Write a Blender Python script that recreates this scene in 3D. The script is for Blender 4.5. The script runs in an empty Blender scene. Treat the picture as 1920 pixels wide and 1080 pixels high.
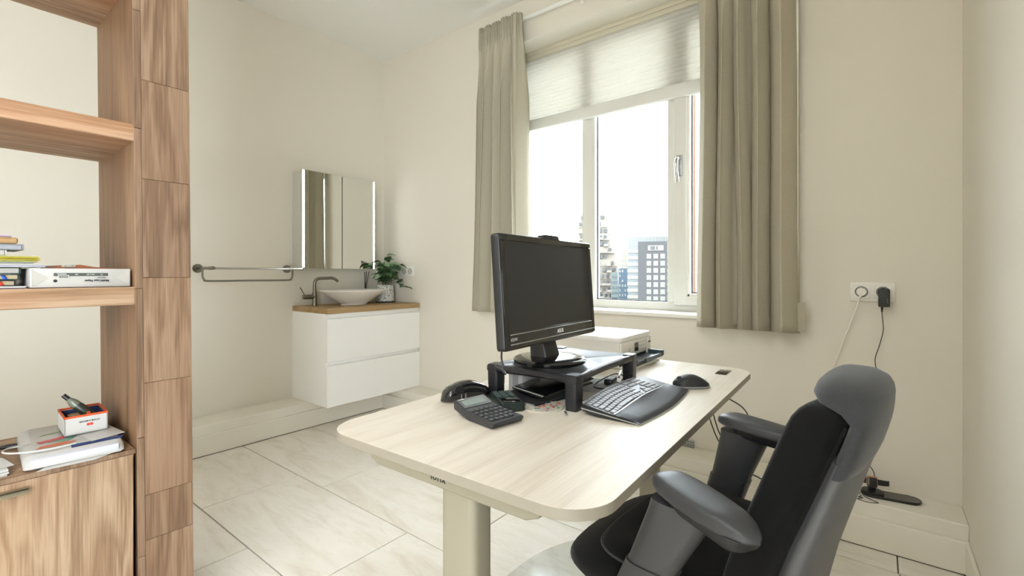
import bpy, bmesh, math, random
from mathutils import Vector, Matrix, Euler
random.seed(7)
S = bpy.context.scene
COL = S.collection
R = math.radians

# ------------------------------------------------------------------ camera, sky, lights, exposure
cam_d = bpy.data.cameras.new('camera')
cam = bpy.data.objects.new('camera', cam_d); COL.objects.link(cam)
cam.location = (0, 0, 1.055)
cam.rotation_euler = (R(90), 0, R(38.045))
cam_d.sensor_width = 36; cam_d.lens = 877.2 / 1920 * 36
cam_d.shift_y = -26.74 / 1920
cam_d.clip_start = 0.02; cam_d.clip_end = 1500
S.camera = cam

w = bpy.data.worlds.new('sky'); S.world = w; w.use_nodes = True
wn = w.node_tree.nodes; wl = w.node_tree.links
bg = wn['Background']
bg.inputs['Color'].default_value = (.86, .935, 1.0, 1); bg.inputs['Strength'].default_value = 6.0


def lamp(name, loc, rot, size, power, color=(.93, .965, 1.0), size_y=None):
    l = bpy.data.lights.new(name, 'AREA'); l.energy = power; l.color = color
    l.shape = 'RECTANGLE' if size_y else 'DISK'; l.size = size
    if size_y: l.size_y = size_y
    o = bpy.data.objects.new(name, l); COL.objects.link(o)
    o.location = loc; o.rotation_euler = rot
    return o


FILL_POWER = 5.5
FILL_LAMPS = [(-1.25, -0.35), (-0.6, -1.2), (-1.2, -1.9)]  # unseen fill lights added under the ceiling to brighten the room
for lx, ly in FILL_LAMPS:
    lamp('fill_light', (lx, ly, 2.775), (0, 0, 0), 0.34, FILL_POWER)
S.view_settings.view_transform = 'Standard'; S.view_settings.look = 'None'
S.view_settings.exposure = 1.0; S.view_settings.gamma = 1.0
S.view_settings.use_curve_mapping = False
S.cycles.use_denoising = True
S.cycles.max_bounces = 10; S.cycles.diffuse_bounces = 6; S.cycles.transparent_max_bounces = 12
S.cycles.sample_clamp_indirect = 6.0


# ------------------------------------------------------------------ materials
def lin(h):
    h = h.lstrip('#'); c = [int(h[i:i + 2], 16) / 255 for i in (0, 2, 4)]
    return tuple((x / 12.92 if x <= .04045 else ((x + .055) / 1.055) ** 2.4) for x in c) + (1,)


class NT:
    def __init__(s, name):
        s.m = bpy.data.materials.new(name); s.m.use_nodes = True
        s.t = s.m.node_tree; s.n = s.t.nodes; s.b = s.n['Principled BSDF']

    def node(s, typ, **kw):
        n = s.n.new(typ)
        for k, v in kw.items():
            if k in n.inputs: n.inputs[k].default_value = v
            else: setattr(n, k, v)
        return n

    def link(s, a, b): s.t.links.new(a, b)

    def coords(s, scale=(1, 1, 1), rnd=False, generated=False):
        tc = s.node('ShaderNodeTexCoord'); mp = s.node('ShaderNodeMapping')
        s.link(tc.outputs['Object'], mp.inputs['Vector']); mp.inputs['Scale'].default_value = scale
        if rnd:
            oi = s.node('ShaderNodeObjectInfo'); mu = s.node('ShaderNodeMath', operation='MULTIPLY'); mu.inputs[1].default_value = 37.0
            s.link(oi.outputs['Random'], mu.inputs[0]); s.link(mu.outputs[0], mp.inputs['Location'])
        return mp.outputs['Vector']

    def ramp(s, fac, stops):
        r = s.node('ShaderNodeValToRGB'); e = r.color_ramp.elements
        while len(e) < len(stops): e.new(0.5)
        for el, (p, c) in zip(e, stops): el.position = p; el.color = lin(c) if isinstance(c, str) else c
        s.link(fac, r.inputs['Fac']); return r.outputs['Color']

    def mix(s, a, b, fac, mode='MIX'):
        m = s.node('ShaderNodeMix', data_type='RGBA', blend_type=mode)
        for i, v in ((6, a), (7, b)):
            if hasattr(v, 'links'): s.link(v, m.inputs[i])
            else: m.inputs[i].default_value = lin(v) if isinstance(v, str) else v
        if hasattr(fac, 'links'): s.link(fac, m.inputs[0])
        else: m.inputs[0].default_value = fac
        return m.outputs[2]

    def bump(s, h, strength=.2, dist=.002):
        b = s.node('ShaderNodeBump'); b.inputs['Strength'].default_value = strength; b.inputs['Distance'].default_value = dist
        s.link(h, b.inputs['Height']); s.link(b.outputs['Normal'], s.b.inputs['Normal'])


def mat(name, color, rough=.5, metal=0., var=0., vscale=8., bump=0., bscale=200., spec=None, coat=0., emit=None, estr=0.):
    t = NT(name); b = t.b
    c = lin(color); b.inputs['Base Color'].default_value = c
    b.inputs['Roughness'].default_value = rough; b.inputs['Metallic'].default_value = metal
    if spec is not None: b.inputs['Specular IOR Level'].default_value = spec
    if coat: b.inputs['Coat Weight'].default_value = coat
    if var:
        n = t.node('ShaderNodeTexNoise', Scale=vscale, Detail=4.0); t.link(t.coords(), n.inputs['Vector'])
        d = tuple(x * (1 - var) for x in c[:3]) + (1,)
        t.link(t.ramp(n.outputs['Fac'], [(.35, d), (.65, c)]), b.inputs['Base Color'])
    if bump:
        n = t.node('ShaderNodeTexNoise', Scale=bscale, Detail=2.0); t.link(t.coords(), n.inputs['Vector'])
        t.bump(n.outputs['Fac'], bump)
    if emit:
        b.inputs['Emission Color'].default_value = lin(emit); b.inputs['Emission Strength'].default_value = estr
    return t.m


def wood(name, axis, dark, mid, light, accent, rough=.6, rings=10., bump=.25, acc=.5, scale=1.):
    """teak / laminate with the grain along one object axis"""
    t = NT(name)
    sc = [11 * scale] * 3; sc['XYZ'.index(axis)] = 1.1 * scale
    v = t.coords(sc, rnd=True)
    n1 = t.node('ShaderNodeTexNoise', Scale=1.0, Detail=3.0, Roughness=.55, Distortion=.6); t.link(v, n1.inputs['Vector'])
    mu = t.node('ShaderNodeMath', operation='MULTIPLY'); mu.inputs[1].default_value = rings; t.link(n1.outputs['Fac'], mu.inputs[0])
    fr = t.node('ShaderNodeMath', operation='PINGPONG'); fr.inputs[1].default_value = 1.0; t.link(mu.outputs[0], fr.inputs[0])
    sc2 = [260 * scale] * 3; sc2['XYZ'.index(axis)] = 7 * scale
    v2 = t.coords(sc2, rnd=True)
    n2 = t.node('ShaderNodeTexNoise', Scale=1.0, Detail=2.0); t.link(v2, n2.inputs['Vector'])
    ad = t.node('ShaderNodeMath', operation='MULTIPLY_ADD'); ad.inputs[1].default_value = .7
    t.link(n2.outputs['Fac'], ad.inputs[0])
    ml = t.node('ShaderNodeMath', operation='MULTIPLY'); ml.inputs[1].default_value = .38; t.link(fr.outputs[0], ml.inputs[0])
    t.link(ml.outputs[0], ad.inputs[2])
    base = t.ramp(ad.outputs[0], [(.25, dark), (.5, mid), (.75, light)])
    sc3 = [4 * scale] * 3; sc3['XYZ'.index(axis)] = 1.2 * scale
    v3 = t.coords(sc3, rnd=True)
    n3 = t.node('ShaderNodeTexNoise', Scale=1.5, Detail=2.0); t.link(v3, n3.inputs['Vector'])
    fac = t.ramp(n3.outputs['Fac'], [(.45, (0, 0, 0, 1)), (.72, (acc, acc, acc, 1))])
    c = t.mix(base, accent, fac)
    oi = t.node('ShaderNodeObjectInfo')
    hv = t.node('ShaderNodeHueSaturation'); t.link(c, hv.inputs['Color'])
    mr = t.node('ShaderNodeMapRange'); mr.inputs[3].default_value = .88; mr.inputs[4].default_value = 1.1
    t.link(oi.outputs['Random'], mr.inputs[0]); t.link(mr.outputs[0], hv.inputs['Value'])
    t.link(hv.outputs['Color'], t.b.inputs['Base Color']); t.b.inputs['Roughness'].default_value = rough
    t.bump(ad.outputs[0], bump, .0015)
    return t.m


def tile_mat():
    t = NT('travertine_tile')
    v = t.coords((1.1, 4.2, 1), rnd=True)
    n1 = t.node('ShaderNodeTexNoise', Scale=1.6, Detail=6.0, Roughness=.6, Distortion=1.2); t.link(v, n1.inputs['Vector'])
    c1 = t.ramp(n1.outputs['Fac'], [(.28, '#d0c6b6'), (.44, '#dfd8cc'), (.56, '#e4ded4'), (.75, '#dad1c2')])
    v2 = t.coords((2.2, 9, 1), rnd=True)
    n2 = t.node('ShaderNodeTexNoise', Scale=2.2, Detail=8.0, Roughness=.7, Distortion=1.8); t.link(v2, n2.inputs['Vector'])
    f = t.ramp(n2.outputs['Fac'], [(.52, (0, 0, 0, 1)), (.72, (.32, .32, .32, 1))])
    c = t.mix(c1, '#b5aa98', f)
    t.link(c, t.b.inputs['Base Color']); t.b.inputs['Roughness'].default_value = .42
    t.bump(n2.outputs['Fac'], .06, .001)
    return t.m


def fabric(name, color, dark, scale=900, rough=.9, trans=0., bump=.3, sheen=0.):
    t = NT(name)
    v = t.coords((scale, scale, scale))
    n = t.node('ShaderNodeTexNoise', Scale=1.0, Detail=2.0); t.link(v, n.inputs['Vector'])
    v2 = t.coords((scale * .8, scale * .8, scale * .12))
    n2 = t.node('ShaderNodeTexNoise', Scale=1.0, Detail=1.0); t.link(v2, n2.inputs['Vector'])
    ad = t.node('ShaderNodeMath', operation='ADD'); t.link(n.outputs['Fac'], ad.inputs[0]); t.link(n2.outputs['Fac'], ad.inputs[1])
    hf = t.node('ShaderNodeMath', operation='MULTIPLY'); hf.inputs[1].default_value = .5; t.link(ad.outputs[0], hf.inputs[0])
    c = t.ramp(hf.outputs[0], [(.38, dark), (.6, color)])
    t.link(c, t.b.inputs['Base Color']); t.b.inputs['Roughness'].default_value = rough
    t.b.inputs['Specular IOR Level'].default_value = .2
    if sheen: t.b.inputs['Sheen Weight'].default_value = sheen
    t.bump(hf.outputs[0], bump, .0008)
    if trans:
        tr = t.node('ShaderNodeBsdfTranslucent'); t.link(c, tr.inputs['Color'])
        mx = t.node('ShaderNodeMixShader'); mx.inputs[0].default_value = trans
        t.link(t.b.outputs[0], mx.inputs[1]); t.link(tr.outputs[0], mx.inputs[2])
        t.link(mx.outputs[0], t.n['Material Output'].inputs['Surface'])
    return t.m


def front_fresnel(t):
    fr = t.node('ShaderNodeFresnel'); fr.inputs['IOR'].default_value = 1.45
    ge = t.node('ShaderNodeNewGeometry'); iv = t.node('ShaderNodeMath', operation='SUBTRACT'); iv.inputs[0].default_value = 1.0
    t.link(ge.outputs['Backfacing'], iv.inputs[1]); mu = t.node('ShaderNodeMath', operation='MULTIPLY')
    t.link(fr.outputs[0], mu.inputs[0]); t.link(iv.outputs[0], mu.inputs[1]); return mu.outputs[0]


def glass_mat(name, tint=(1, 1, 1, 1), rough=0.0):
    t = NT(name); t.n.remove(t.b)
    tr = t.node('ShaderNodeBsdfTransparent'); tr.inputs['Color'].default_value = tint
    gl = t.node('ShaderNodeBsdfGlossy'); gl.inputs['Roughness'].default_value = rough
    fr = front_fresnel(t)
    mx = t.node('ShaderNodeMixShader'); t.link(fr, mx.inputs[0]); t.link(tr.outputs[0], mx.inputs[1]); t.link(gl.outputs[0], mx.inputs[2])
    t.link(mx.outputs[0], t.n['Material Output'].inputs['Surface'])
    return t.m


M = {}
M['wall'] = mat('cream_wall_paint', '#dfd9cc', .75, bump=.05, bscale=350)
M['ceiling'] = mat('white_ceiling_paint', '#ecebe6', .85)
M['trim'] = mat('white_skirting_paint', '#e4dfd2', .45)
M['grout'] = mat('grey_grout', '#78716a', .9)
M['tile'] = tile_mat()
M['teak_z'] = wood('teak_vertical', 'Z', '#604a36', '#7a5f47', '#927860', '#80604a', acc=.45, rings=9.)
M['teak_y'] = wood('teak_lengthwise', 'Y', '#77593f', '#967759', '#b0957a', '#a1714d', acc=.6, rings=9.)
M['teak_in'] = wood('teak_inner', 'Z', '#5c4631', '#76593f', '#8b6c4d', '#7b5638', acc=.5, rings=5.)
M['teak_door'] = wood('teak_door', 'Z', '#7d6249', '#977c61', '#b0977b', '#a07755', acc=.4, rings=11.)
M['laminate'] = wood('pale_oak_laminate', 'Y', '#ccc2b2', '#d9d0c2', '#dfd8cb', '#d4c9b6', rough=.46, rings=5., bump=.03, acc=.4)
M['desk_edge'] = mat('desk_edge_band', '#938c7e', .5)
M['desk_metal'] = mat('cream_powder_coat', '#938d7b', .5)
M['counter'] = wood('oak_counter', 'Y', '#84683f', '#9c7f55', '#ab9067', '#94744a', rough=.5, rings=6., bump=.08, acc=.4)
M['vanity'] = mat('white_lacquer', '#efeeea', .3)
M['ceramic'] = mat('white_ceramic', '#e9e6dd', .22)
M['steel'] = mat('brushed_dark_steel', '#7b776b', .32, 1.0)
M['chrome'] = mat('chrome', '#c9c9c6', .12, 1.0)
M['mirror'] = mat('mirror_silver', '#dfe0da', .01, 1.0)
M['led'] = mat('led_strip', '#ffffff', .5, emit='#f6fbff', estr=6.5)
M['white_plastic'] = mat('white_plastic', '#e6e3da', .35)
M['white_gloss'] = mat('white_gloss_plastic', '#eceae4', .2)
M['pvc'] = mat('white_window_pvc', '#dcdbd4', .35)
M['glass'] = glass_mat('window_glass', (.97, .985, .98, 1))
M['seal'] = mat('dark_rubber_seal', '#4a4b4a', .6)
M['curtain'] = fabric('linen_curtain', '#bfb8a6', '#b3ac98', 900, trans=.07, bump=.12)
M['lining'] = mat('white_lining', '#e4e1d6', .9)
M['black'] = mat('black_plastic', '#1d1e20', .38)
M['black_matte'] = mat('black_matte_plastic', '#222326', .6, bump=.15, bscale=900)
M['black_gloss'] = mat('black_gloss_plastic', '#131416', .12, coat=.5)
M['dark_grey'] = mat('dark_grey_plastic', '#37383b', .5, bump=.1, bscale=900)
M['riser'] = mat('riser_black_plastic', '#232428', .33, bump=.12, bscale=1200)
M['screen'] = mat('matte_screen', '#1f1f22', .38, spec=.6)
M['silver'] = mat('silver_trim', '#a9abab', .3, .8)
M['rail_white'] = mat('white_rail', '#e9e9e4', .4)
M['key'] = mat('grey_key_caps', '#84858a', .42)
M['key_dark'] = mat('dark_key_caps', '#3d3e41', .4)
M['palm'] = mat('palm_rest_leatherette', '#2b2c30', .5, bump=.2, bscale=700)
M['white_print'] = mat('white_print', '#e8e8e4', .6)
M['grey_print'] = mat('grey_print', '#9b9c9c', .6)
M['black_print'] = mat('black_print', '#222222', .7)
M['lcd'] = mat('grey_lcd', '#8f9a98', .08, coat=.6)
M['chair_black'] = fabric('black_chair_fabric', '#0f1011', '#0a0a0b', 1400, bump=.12, sheen=.08)
M['chair_grey'] = fabric('charcoal_chair_fabric', '#414347', '#36383b', 1400, bump=.1, sheen=.2)
M['chair_shell'] = mat('grey_chair_plastic', '#57585b', .48, bump=.12, bscale=1100)
M['arm'] = mat('dark_arm_plastic', '#3a3b3e', .42, bump=.12, bscale=1100)
M['paper'] = mat('white_paper', '#c0bfbb', .85)
M['paper2'] = mat('offwhite_paper', '#aeaaa2', .85)
M['cream_pages'] = mat('cream_pages', '#b5a585', .9)
M['white_pages'] = mat('white_pages', '#b0ada6', .9)
M['film'] = mat('white_plastic_film', '#b4b2ad', .35)
M['orange'] = mat('orange_card', '#c9501f', .6)
M['navy'] = mat('navy_card', '#26365f', .6)
M['red'] = mat('red_ink', '#c8372b', .6)
M['leaf'] = None


def leaf_mat():
    t = NT('green_leaf')
    oi = t.node('ShaderNodeObjectInfo')
    c = t.ramp(oi.outputs['Random'], [(0, '#2f4d2a'), (.4, '#4b6d42'), (.7, '#65865a'), (.9, '#8da488'), (1, '#9fbb72')])
    t.link(c, t.b.inputs['Base Color']); t.b.inputs['Roughness'].default_value = .38
    return t.m


M['leaf'] = leaf_mat()
M['stem'] = mat('brown_stem', '#54533a', .7)


def blind_mat():
    t = NT('honeycomb_blind_fabric')
    t.b.inputs['Base Color'].default_value = lin('#e6e4de'); t.b.inputs['Roughness'].default_value = .9
    tr = t.node('ShaderNodeBsdfTranslucent'); tr.inputs['Color'].default_value = lin('#e9e7e2')
    mx = t.node('ShaderNodeMixShader'); mx.inputs[0].default_value = .36
    t.link(t.b.outputs[0], mx.inputs[1]); t.link(tr.outputs[0], mx.inputs[2])
    t.link(mx.outputs[0], t.n['Material Output'].inputs['Surface'])
    return t.m


M['blind'] = blind_mat()


# ------------------------------------------------------------------ mesh helpers
class MB:
    def __init__(s): s.bm = bmesh.new(); s.mi = 0

    def _xf(s, verts, rot=None, loc=None):
        if rot is not None:
            m = rot if isinstance(rot, Matrix) else Euler(rot).to_matrix().to_4x4()
            bmesh.ops.transform(s.bm, matrix=m, verts=verts)
        if loc is not None: bmesh.ops.translate(s.bm, vec=loc, verts=verts)

    def box(s, c, size, bev=0., seg=2, rot=None):
        r = bmesh.ops.create_cube(s.bm, size=1.0); vs = r['verts']
        bmesh.ops.scale(s.bm, vec=size, verts=vs)
        if bev:
            es = list({e for v in vs for e in v.link_edges})
            g = bmesh.ops.bevel(s.bm, geom=es, offset=min(bev, min(size) * .49), segments=seg, affect='EDGES', profile=.5)
            vs = list({v for f in g['faces'] for v in f.verts} | {v for v in vs if v.is_valid})
        s._xf(vs, rot, c); return s

    def span(s, a, b, bev=0., seg=2):
        return s.box([(p + q) / 2 for p, q in zip(a, b)], [abs(q - p) for p, q in zip(a, b)], bev, seg)

    def loft(s, rings, cap=True, closed=True):
        vv = [[s.bm.verts.new(p) for p in r] for r in rings]
        n = len(rings[0])
        for a, b in zip(vv, vv[1:]):
            for i in range(n if closed else n - 1):
                j = (i + 1) % n
                s.bm.faces.new((a[i], a[j], b[j], b[i]))
        if cap:
            s.bm.faces.new(list(reversed(vv[0]))); s.bm.faces.new(vv[-1])
        return s

    def prism(s, poly, z0, z1, bev=0.):
        b = len(s.bm.faces)
        s.loft([[(x, y, z0) for x, y in poly], [(x, y, z1) for x, y in poly]])
        return s

    def cyl(s, p0, p1, r, seg=16, r2=None):
        return s.tube([p0, p1], r, seg, rend=r2)

    def tube(s, pts, r, seg=8, rend=None, radii=None):
        pts = [Vector(p) for p in pts]; rings = []
        up = None
        for i, p in enumerate(pts):
            d = (pts[min(i + 1, len(pts) - 1)] - pts[max(i - 1, 0)]).normalized()
            if up is None: up = Vector((0, 0, 1)) if abs(d.z) < .9 else Vector((1, 0, 0))
            a = d.cross(up)
            if a.length < 1e-5: a = d.cross(Vector((0, 1, 0)))
            a.normalize(); b = a.cross(d).normalized(); up = b
            rr = radii[i] if radii else (r + ((rend - r) * i / (len(pts) - 1) if rend is not None else 0))
            rings.append([p + (a * math.cos(2 * math.pi * k / seg) + b * math.sin(2 * math.pi * k / seg)) * rr for k in range(seg)])
        return s.loft(rings)

    def lathe(s, prof, seg=32, c=(0, 0, 0), sx=1., sy=1.):
        rings = [[(c[0] + r * sx * math.cos(2 * math.pi * k / seg), c[1] + r * sy * math.sin(2 * math.pi * k / seg), c[2] + z) for k in range(seg)] for r, z in prof]
        return s.loft(rings)

    def text(s, body, size, origin, right, up, depth=.0006, align='CENTER', bold=0.):
        cu = bpy.data.curves.new('t', 'FONT'); cu.body = body; cu.size = size; cu.align_x = align; cu.align_y = 'CENTER'
        cu.extrude = depth / 2; cu.offset = bold; cu.resolution_u = 2
        ob = bpy.data.objects.new('t', cu); COL.objects.link(ob)
        dg = bpy.context.evaluated_depsgraph_get()
        me = bpy.data.meshes.new_from_object(ob.evaluated_get(dg))
        r = Vector(right).normalized(); u = Vector(up).normalized(); nn = r.cross(u)
        m = Matrix((r, u, nn)).transposed().to_4x4(); m.translation = Vector(origin)
        me.transform(m); s.bm.from_mesh(me)
        bpy.data.objects.remove(ob); bpy.data.curves.remove(cu); bpy.data.meshes.remove(me)
        return s

    def mesh(s, name, material, smooth=True, angle=40):
        bmesh.ops.recalc_face_normals(s.bm, faces=s.bm.faces)
        me = bpy.data.meshes.new(name); s.bm.to_mesh(me); s.bm.free()
        me.materials.append(M[material] if isinstance(material, str) else material)
        if smooth:
            for p in me.polygons: p.use_smooth = True
            me.set_sharp_from_angle(angle=R(angle))
        return me


def world_off(o):
    while o.parent: o = o.parent
    return o.location if o.get('_w') else None


def part(name, mb, material, parent=None, kind=None, label=None, smooth=True, angle=40):
    """one mesh object; under a root authored in world space the mesh is shifted to the root's base"""
    if parent is not None and isinstance(mb, MB):
        off = WOFF.get(parent.name)
        if off is not None:
            bmesh.ops.translate(mb.bm, vec=[-x for x in off], verts=mb.bm.verts)
    else: off = None
    me = mb.mesh(name, material, smooth, angle) if isinstance(mb, MB) else mb
    o = bpy.data.objects.new(name, me); COL.objects.link(o)
    if parent is not None:
        o.parent = parent
        if off is not None: WOFF[o.name] = off
    if kind: o['kind'] = kind
    if label: o['label'] = label
    return o


WOFF = {}


def thing(name, label, cat, loc=(0, 0, 0), rotz=0., group=None, worldspace=False):
    o = bpy.data.objects.new(name, None); COL.objects.link(o)
    o.empty_display_size = .05
    o.location = loc; o.rotation_euler = (0, 0, rotz)
    o['label'] = label; o['category'] = cat
    if group: o['group'] = group
    if worldspace: WOFF[o.name] = tuple(loc)
    return o


def solo(name, mb, material, label, cat, group=None, smooth=True, angle=40, centre=True):
    """a thing that is one mesh; its origin goes to the middle of its base"""
    if centre:
        vs = mb.bm.verts
        lo = [min(v.co[i] for v in vs) for i in range(3)]; hi = [max(v.co[i] for v in vs) for i in range(3)]
        c = ((lo[0] + hi[0]) / 2, (lo[1] + hi[1]) / 2, lo[2])
        bmesh.ops.translate(mb.bm, vec=[-x for x in c], verts=vs)
    o = part(name, mb, material, smooth=smooth, angle=angle)
    if centre: o.location = c
    o['label'] = label; o['category'] = cat
    if group: o['group'] = group
    return o


def struct(name, mb, material, smooth=False):
    o = part(name, mb, material, smooth=smooth); o['kind'] = 'structure'; return o


def copy_part(o, name_src, parent, loc=None, rot=None):
    c = o.copy(); COL.objects.link(c); c.parent = parent
    if loc is not None: c.location = loc
    if rot is not None: c.rotation_euler = rot
    return c


def spline(pts, n=8):
    """Catmull-Rom through the points"""
    P = [Vector(p) for p in pts]; P = [P[0] * 2 - P[1]] + P + [P[-1] * 2 - P[-2]]; out = []
    for i in range(1, len(P) - 2):
        a, b, c, d = P[i - 1:i + 3]
        for k in range(n):
            t = k / n
            out.append(.5 * ((2 * b) + (c - a) * t + (2 * a - 5 * b + 4 * c - d) * t * t + (3 * b - a - 3 * c + d) * t ** 3))
    out.append(P[-2]); return out


def rrect(x0, x1, y0, y1, r, seg=6):
    pts = []
    for cx, cy, a0 in ((x1 - r, y1 - r, 0), (x0 + r, y1 - r, 90), (x0 + r, y0 + r, 180), (x1 - r, y0 + r, 270)):
        for k in range(seg + 1):
            a = R(a0 + 90 * k / seg); pts.append((cx + r * math.cos(a), cy + r * math.sin(a)))
    return pts


def sharp_bevel(o, wdt, seg=2, ang=30):
    m = o.modifiers.new('bevel', 'BEVEL'); m.width = wdt; m.segments = seg; m.limit_method = 'ANGLE'; m.angle_limit = R(ang)
    return o


# ================================================================== ROOM SHELL
XL, XR, YB, YF, ZC = -3.306, .2525, 2.46, -2.4, 2.846
T = .25
m = MB(); m.span((XL - .02, YF - T, -.06), (XR + .02, YB + T, -.008))
floor = struct('floor', m, 'grout')
# wall with the window opening
WX0, WX1, WZ0, WZ1 = -2.10, -.38, .825, 2.572
m = MB()
m.span((XL - T, YB, -.06), (WX0, YB + T, ZC + .1)); m.span((WX1, YB, -.06), (XR + T, YB + T, ZC + .1))
m.span((WX0, YB, -.06), (WX1, YB + T, WZ0)); m.span((WX0, YB, WZ1), (WX1, YB + T, ZC + .1))
struct('wall_back', m, 'wall')
m = MB(); m.span((XL - T, YF - T, -.06), (XL, YB, ZC + .1)); struct('wall_left', m, 'wall')
# right wall: unseen opening added behind the camera to bring in side daylight
m = MB(); m.span((XR, -.45, -.06), (XR + T, YB, ZC + .1)); m.span((XR, YF - T, -.06), (XR + T, -2.05, ZC + .1))
m.span((XR, -2.05, 2.35), (XR + T, -.45, ZC + .1)); m.span((XR, -2.05, -.06), (XR + T, -.45, .03)); struct('wall_right', m, 'wall')
m = MB(); m.span((XL, YF - T, -.06), (XR, YF, ZC + .1)); struct('wall_front', m, 'wall')
m = MB(); m.span((XL - T, YF - T, ZC), (XR + T, YB + T, ZC + .12)); struct('ceiling', m, 'ceiling')

# floor tiles 88 x 44.8 cm in thirds bond, each its own piece
tl, tw, gap = .88, .448, .0045
tmesh = {}
rows = {-7: -.3, -6: -.55, -5: -.05, -4: -.4, -3: -.7, -2: -.2, -1: -1.91, 0: -2.392, 1: -2.167, 2: -1.70, 3: .056, 4: -.2}
fx0, fx1, fy0, fy1 = XL + .24, XR - .012, YF, YB - .195
for k, off in rows.items():
    y0 = .793 + k * tw; y1 = y0 + tw
    a0, a1 = max(y0, fy0) + gap / 2, min(y1, fy1) - gap / 2
    if a1 - a0 < .01: continue
    x = off - tl * math.ceil((off - fx0) / tl)
    while x < fx1:
        b0, b1 = max(x, fx0) + gap / 2, min(x + tl, fx1) - gap / 2
        if b1 - b0 > .01:
            key = (round(b1 - b0, 4), round(a1 - a0, 4))
            if key not in tmesh:
                q = MB(); q.box((0, 0, -.004), (key[0], key[1], .008), .0012, 1)
                tmesh[key] = q.mesh('tile', 'tile', False)
            t_ = part('tile', tmesh[key], None, floor); t_.location = ((b0 + b1) / 2, (a0 + a1) / 2, 0)
        x += tl

# boxed-in pipe ledge with a skirting board along left and window walls
LZ = .17
m = MB(); m.span((XL, YF, 0), (-3.085, YB, LZ), .004); struct('trim_1', m, 'trim')
m = MB(); m.span((-3.085, 2.28, 0), (XR, YB, LZ), .004); struct('trim_2', m, 'trim')
m = MB(); m.span((-3.085, YF, .001), (-3.066, 2.28, .115), .004); struct('baseboard_left', m, 'trim')
m = MB(); m.span((-3.066, 2.262, .001), (XR, 2.28, .115), .004); struct('baseboard_back', m, 'trim')
m = MB(); m.span((XR - .012, -.45, .001), (XR, 2.262, .115), .004); struct('baseboard_right', m, 'trim')

# ------------------------------------------------------------------ window
win = bpy.data.objects.new('window_1', None); COL.objects.link(win); win['kind'] = 'structure'
win.location = (-1.24, 2.65, .845); WOFF[win.name] = (-1.24, 2.65, .845)
FY0, FY1 = 2.645, 2.71
zb, zt = .845, WZ1
m = MB(); m.span((WX0, FY0, zb), (WX1, FY1, .893), .004); m.span((WX0, FY0, 2.50), (WX1, FY1, zt), .004)
m.span((WX0, FY0, .893), (WX0 + .05, FY1, 2.50), .004); m.span((WX1 - .05, FY0, .893), (WX1, FY1, 2.50), .004)
part('frame', m, 'pvc', win)
m = MB(); m.span((-1.497, FY0 - .002, .893), (-1.405, FY1, 2.50), .004); part('mullion', m, 'pvc', win)
m = MB(); m.span((-.945, FY0 - .002, .893), (-.893, FY1, 2.50), .004); part('mullion', m, 'pvc', win)


def seal(parent, x0, x1, z0, z1, y):
    q = MB(); t_ = .006
    q.span((x0, y, z0), (x0 + t_, y + .012, z1)); q.span((x1 - t_, y, z0), (x1, y + .012, z1))
    q.span((x0, y, z0), (x1, y + .012, z0 + t_)); q.span((x0, y, z1 - t_), (x1, y + .012, z1))
    part('seal', q, 'seal', parent)


seal(win, -1.405, -.945, .893, 2.50, 2.672); seal(win, -2.05, -1.497, .893, 2.50, 2.672)
m = MB(); m.span((-1.40, 2.676, .895), (-.95, 2.682, 2.498)); part('pane', m, 'glass', win)
m = MB(); m.span((-2.045, 2.676, .895), (-1.50, 2.682, 2.498)); part('pane', m, 'glass', win)
# opening casement at the right
m = MB(); sx0, sx1, sz0, sz1 = -.900, -.425, .880, 2.515
for a, b in (((sx0, 2.622, sz0), (sx0 + .068, 2.69, sz1)), ((sx1 - .068, 2.622, sz0), (sx1, 2.69, sz1)),
             ((sx0 + .06, 2.622, sz0), (sx1 - .06, 2.69, sz0 + .05)), ((sx0 + .06, 2.622, sz1 - .05), (sx1 - .06, 2.69, sz1))):
    m.span(a, b, .005)
sash = part('casement', m, 'pvc', win)
m = MB()
for a, b in (((sx0 + .066, 2.632, sz0 + .045), (sx0 + .084, 2.69, sz1 - .045)), ((sx1 - .084, 2.632, sz0 + .045), (sx1 - .066, 2.69, sz1 - .045)),
             ((sx0 + .07, 2.632, sz0 + .048), (sx1 - .07, 2.69, sz0 + .066)), ((sx0 + .07, 2.632, sz1 - .066), (sx1 - .07, 2.69, sz1 - .048))):
    m.span(a, b, .003)
part('glazing_bead', m, 'white_gloss', sash)
seal(sash, sx0 + .084, sx1 - .084, sz0 + .066, sz1 - .066, 2.66)
m = MB(); m.span((sx0 + .086, 2.664, sz0 + .068), (sx1 - .086, 2.670, sz1 - .068)); part('pane', m, 'glass', sash)
m = MB(); m.box((-.868, 2.617, 1.655), (.03, .012, .115), .004); hb = part('handle', m, 'silver', sash)
m2 = MB(); m2.tube(spline([(-.868, 2.613, 1.69), (-.868, 2.585, 1.69), (-.870, 2.570, 1.672), (-.868, 2.566, 1.62), (-.862, 2.566, 1.555)], 5), .0105, 10)
part('lever', m2, 'chrome', sash)
m = MB(); m.span((WX0 + .002, 2.437, .825), (WX1 - .002, 2.66, .846), .004); part('sill', m, 'white_gloss', win)

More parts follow.
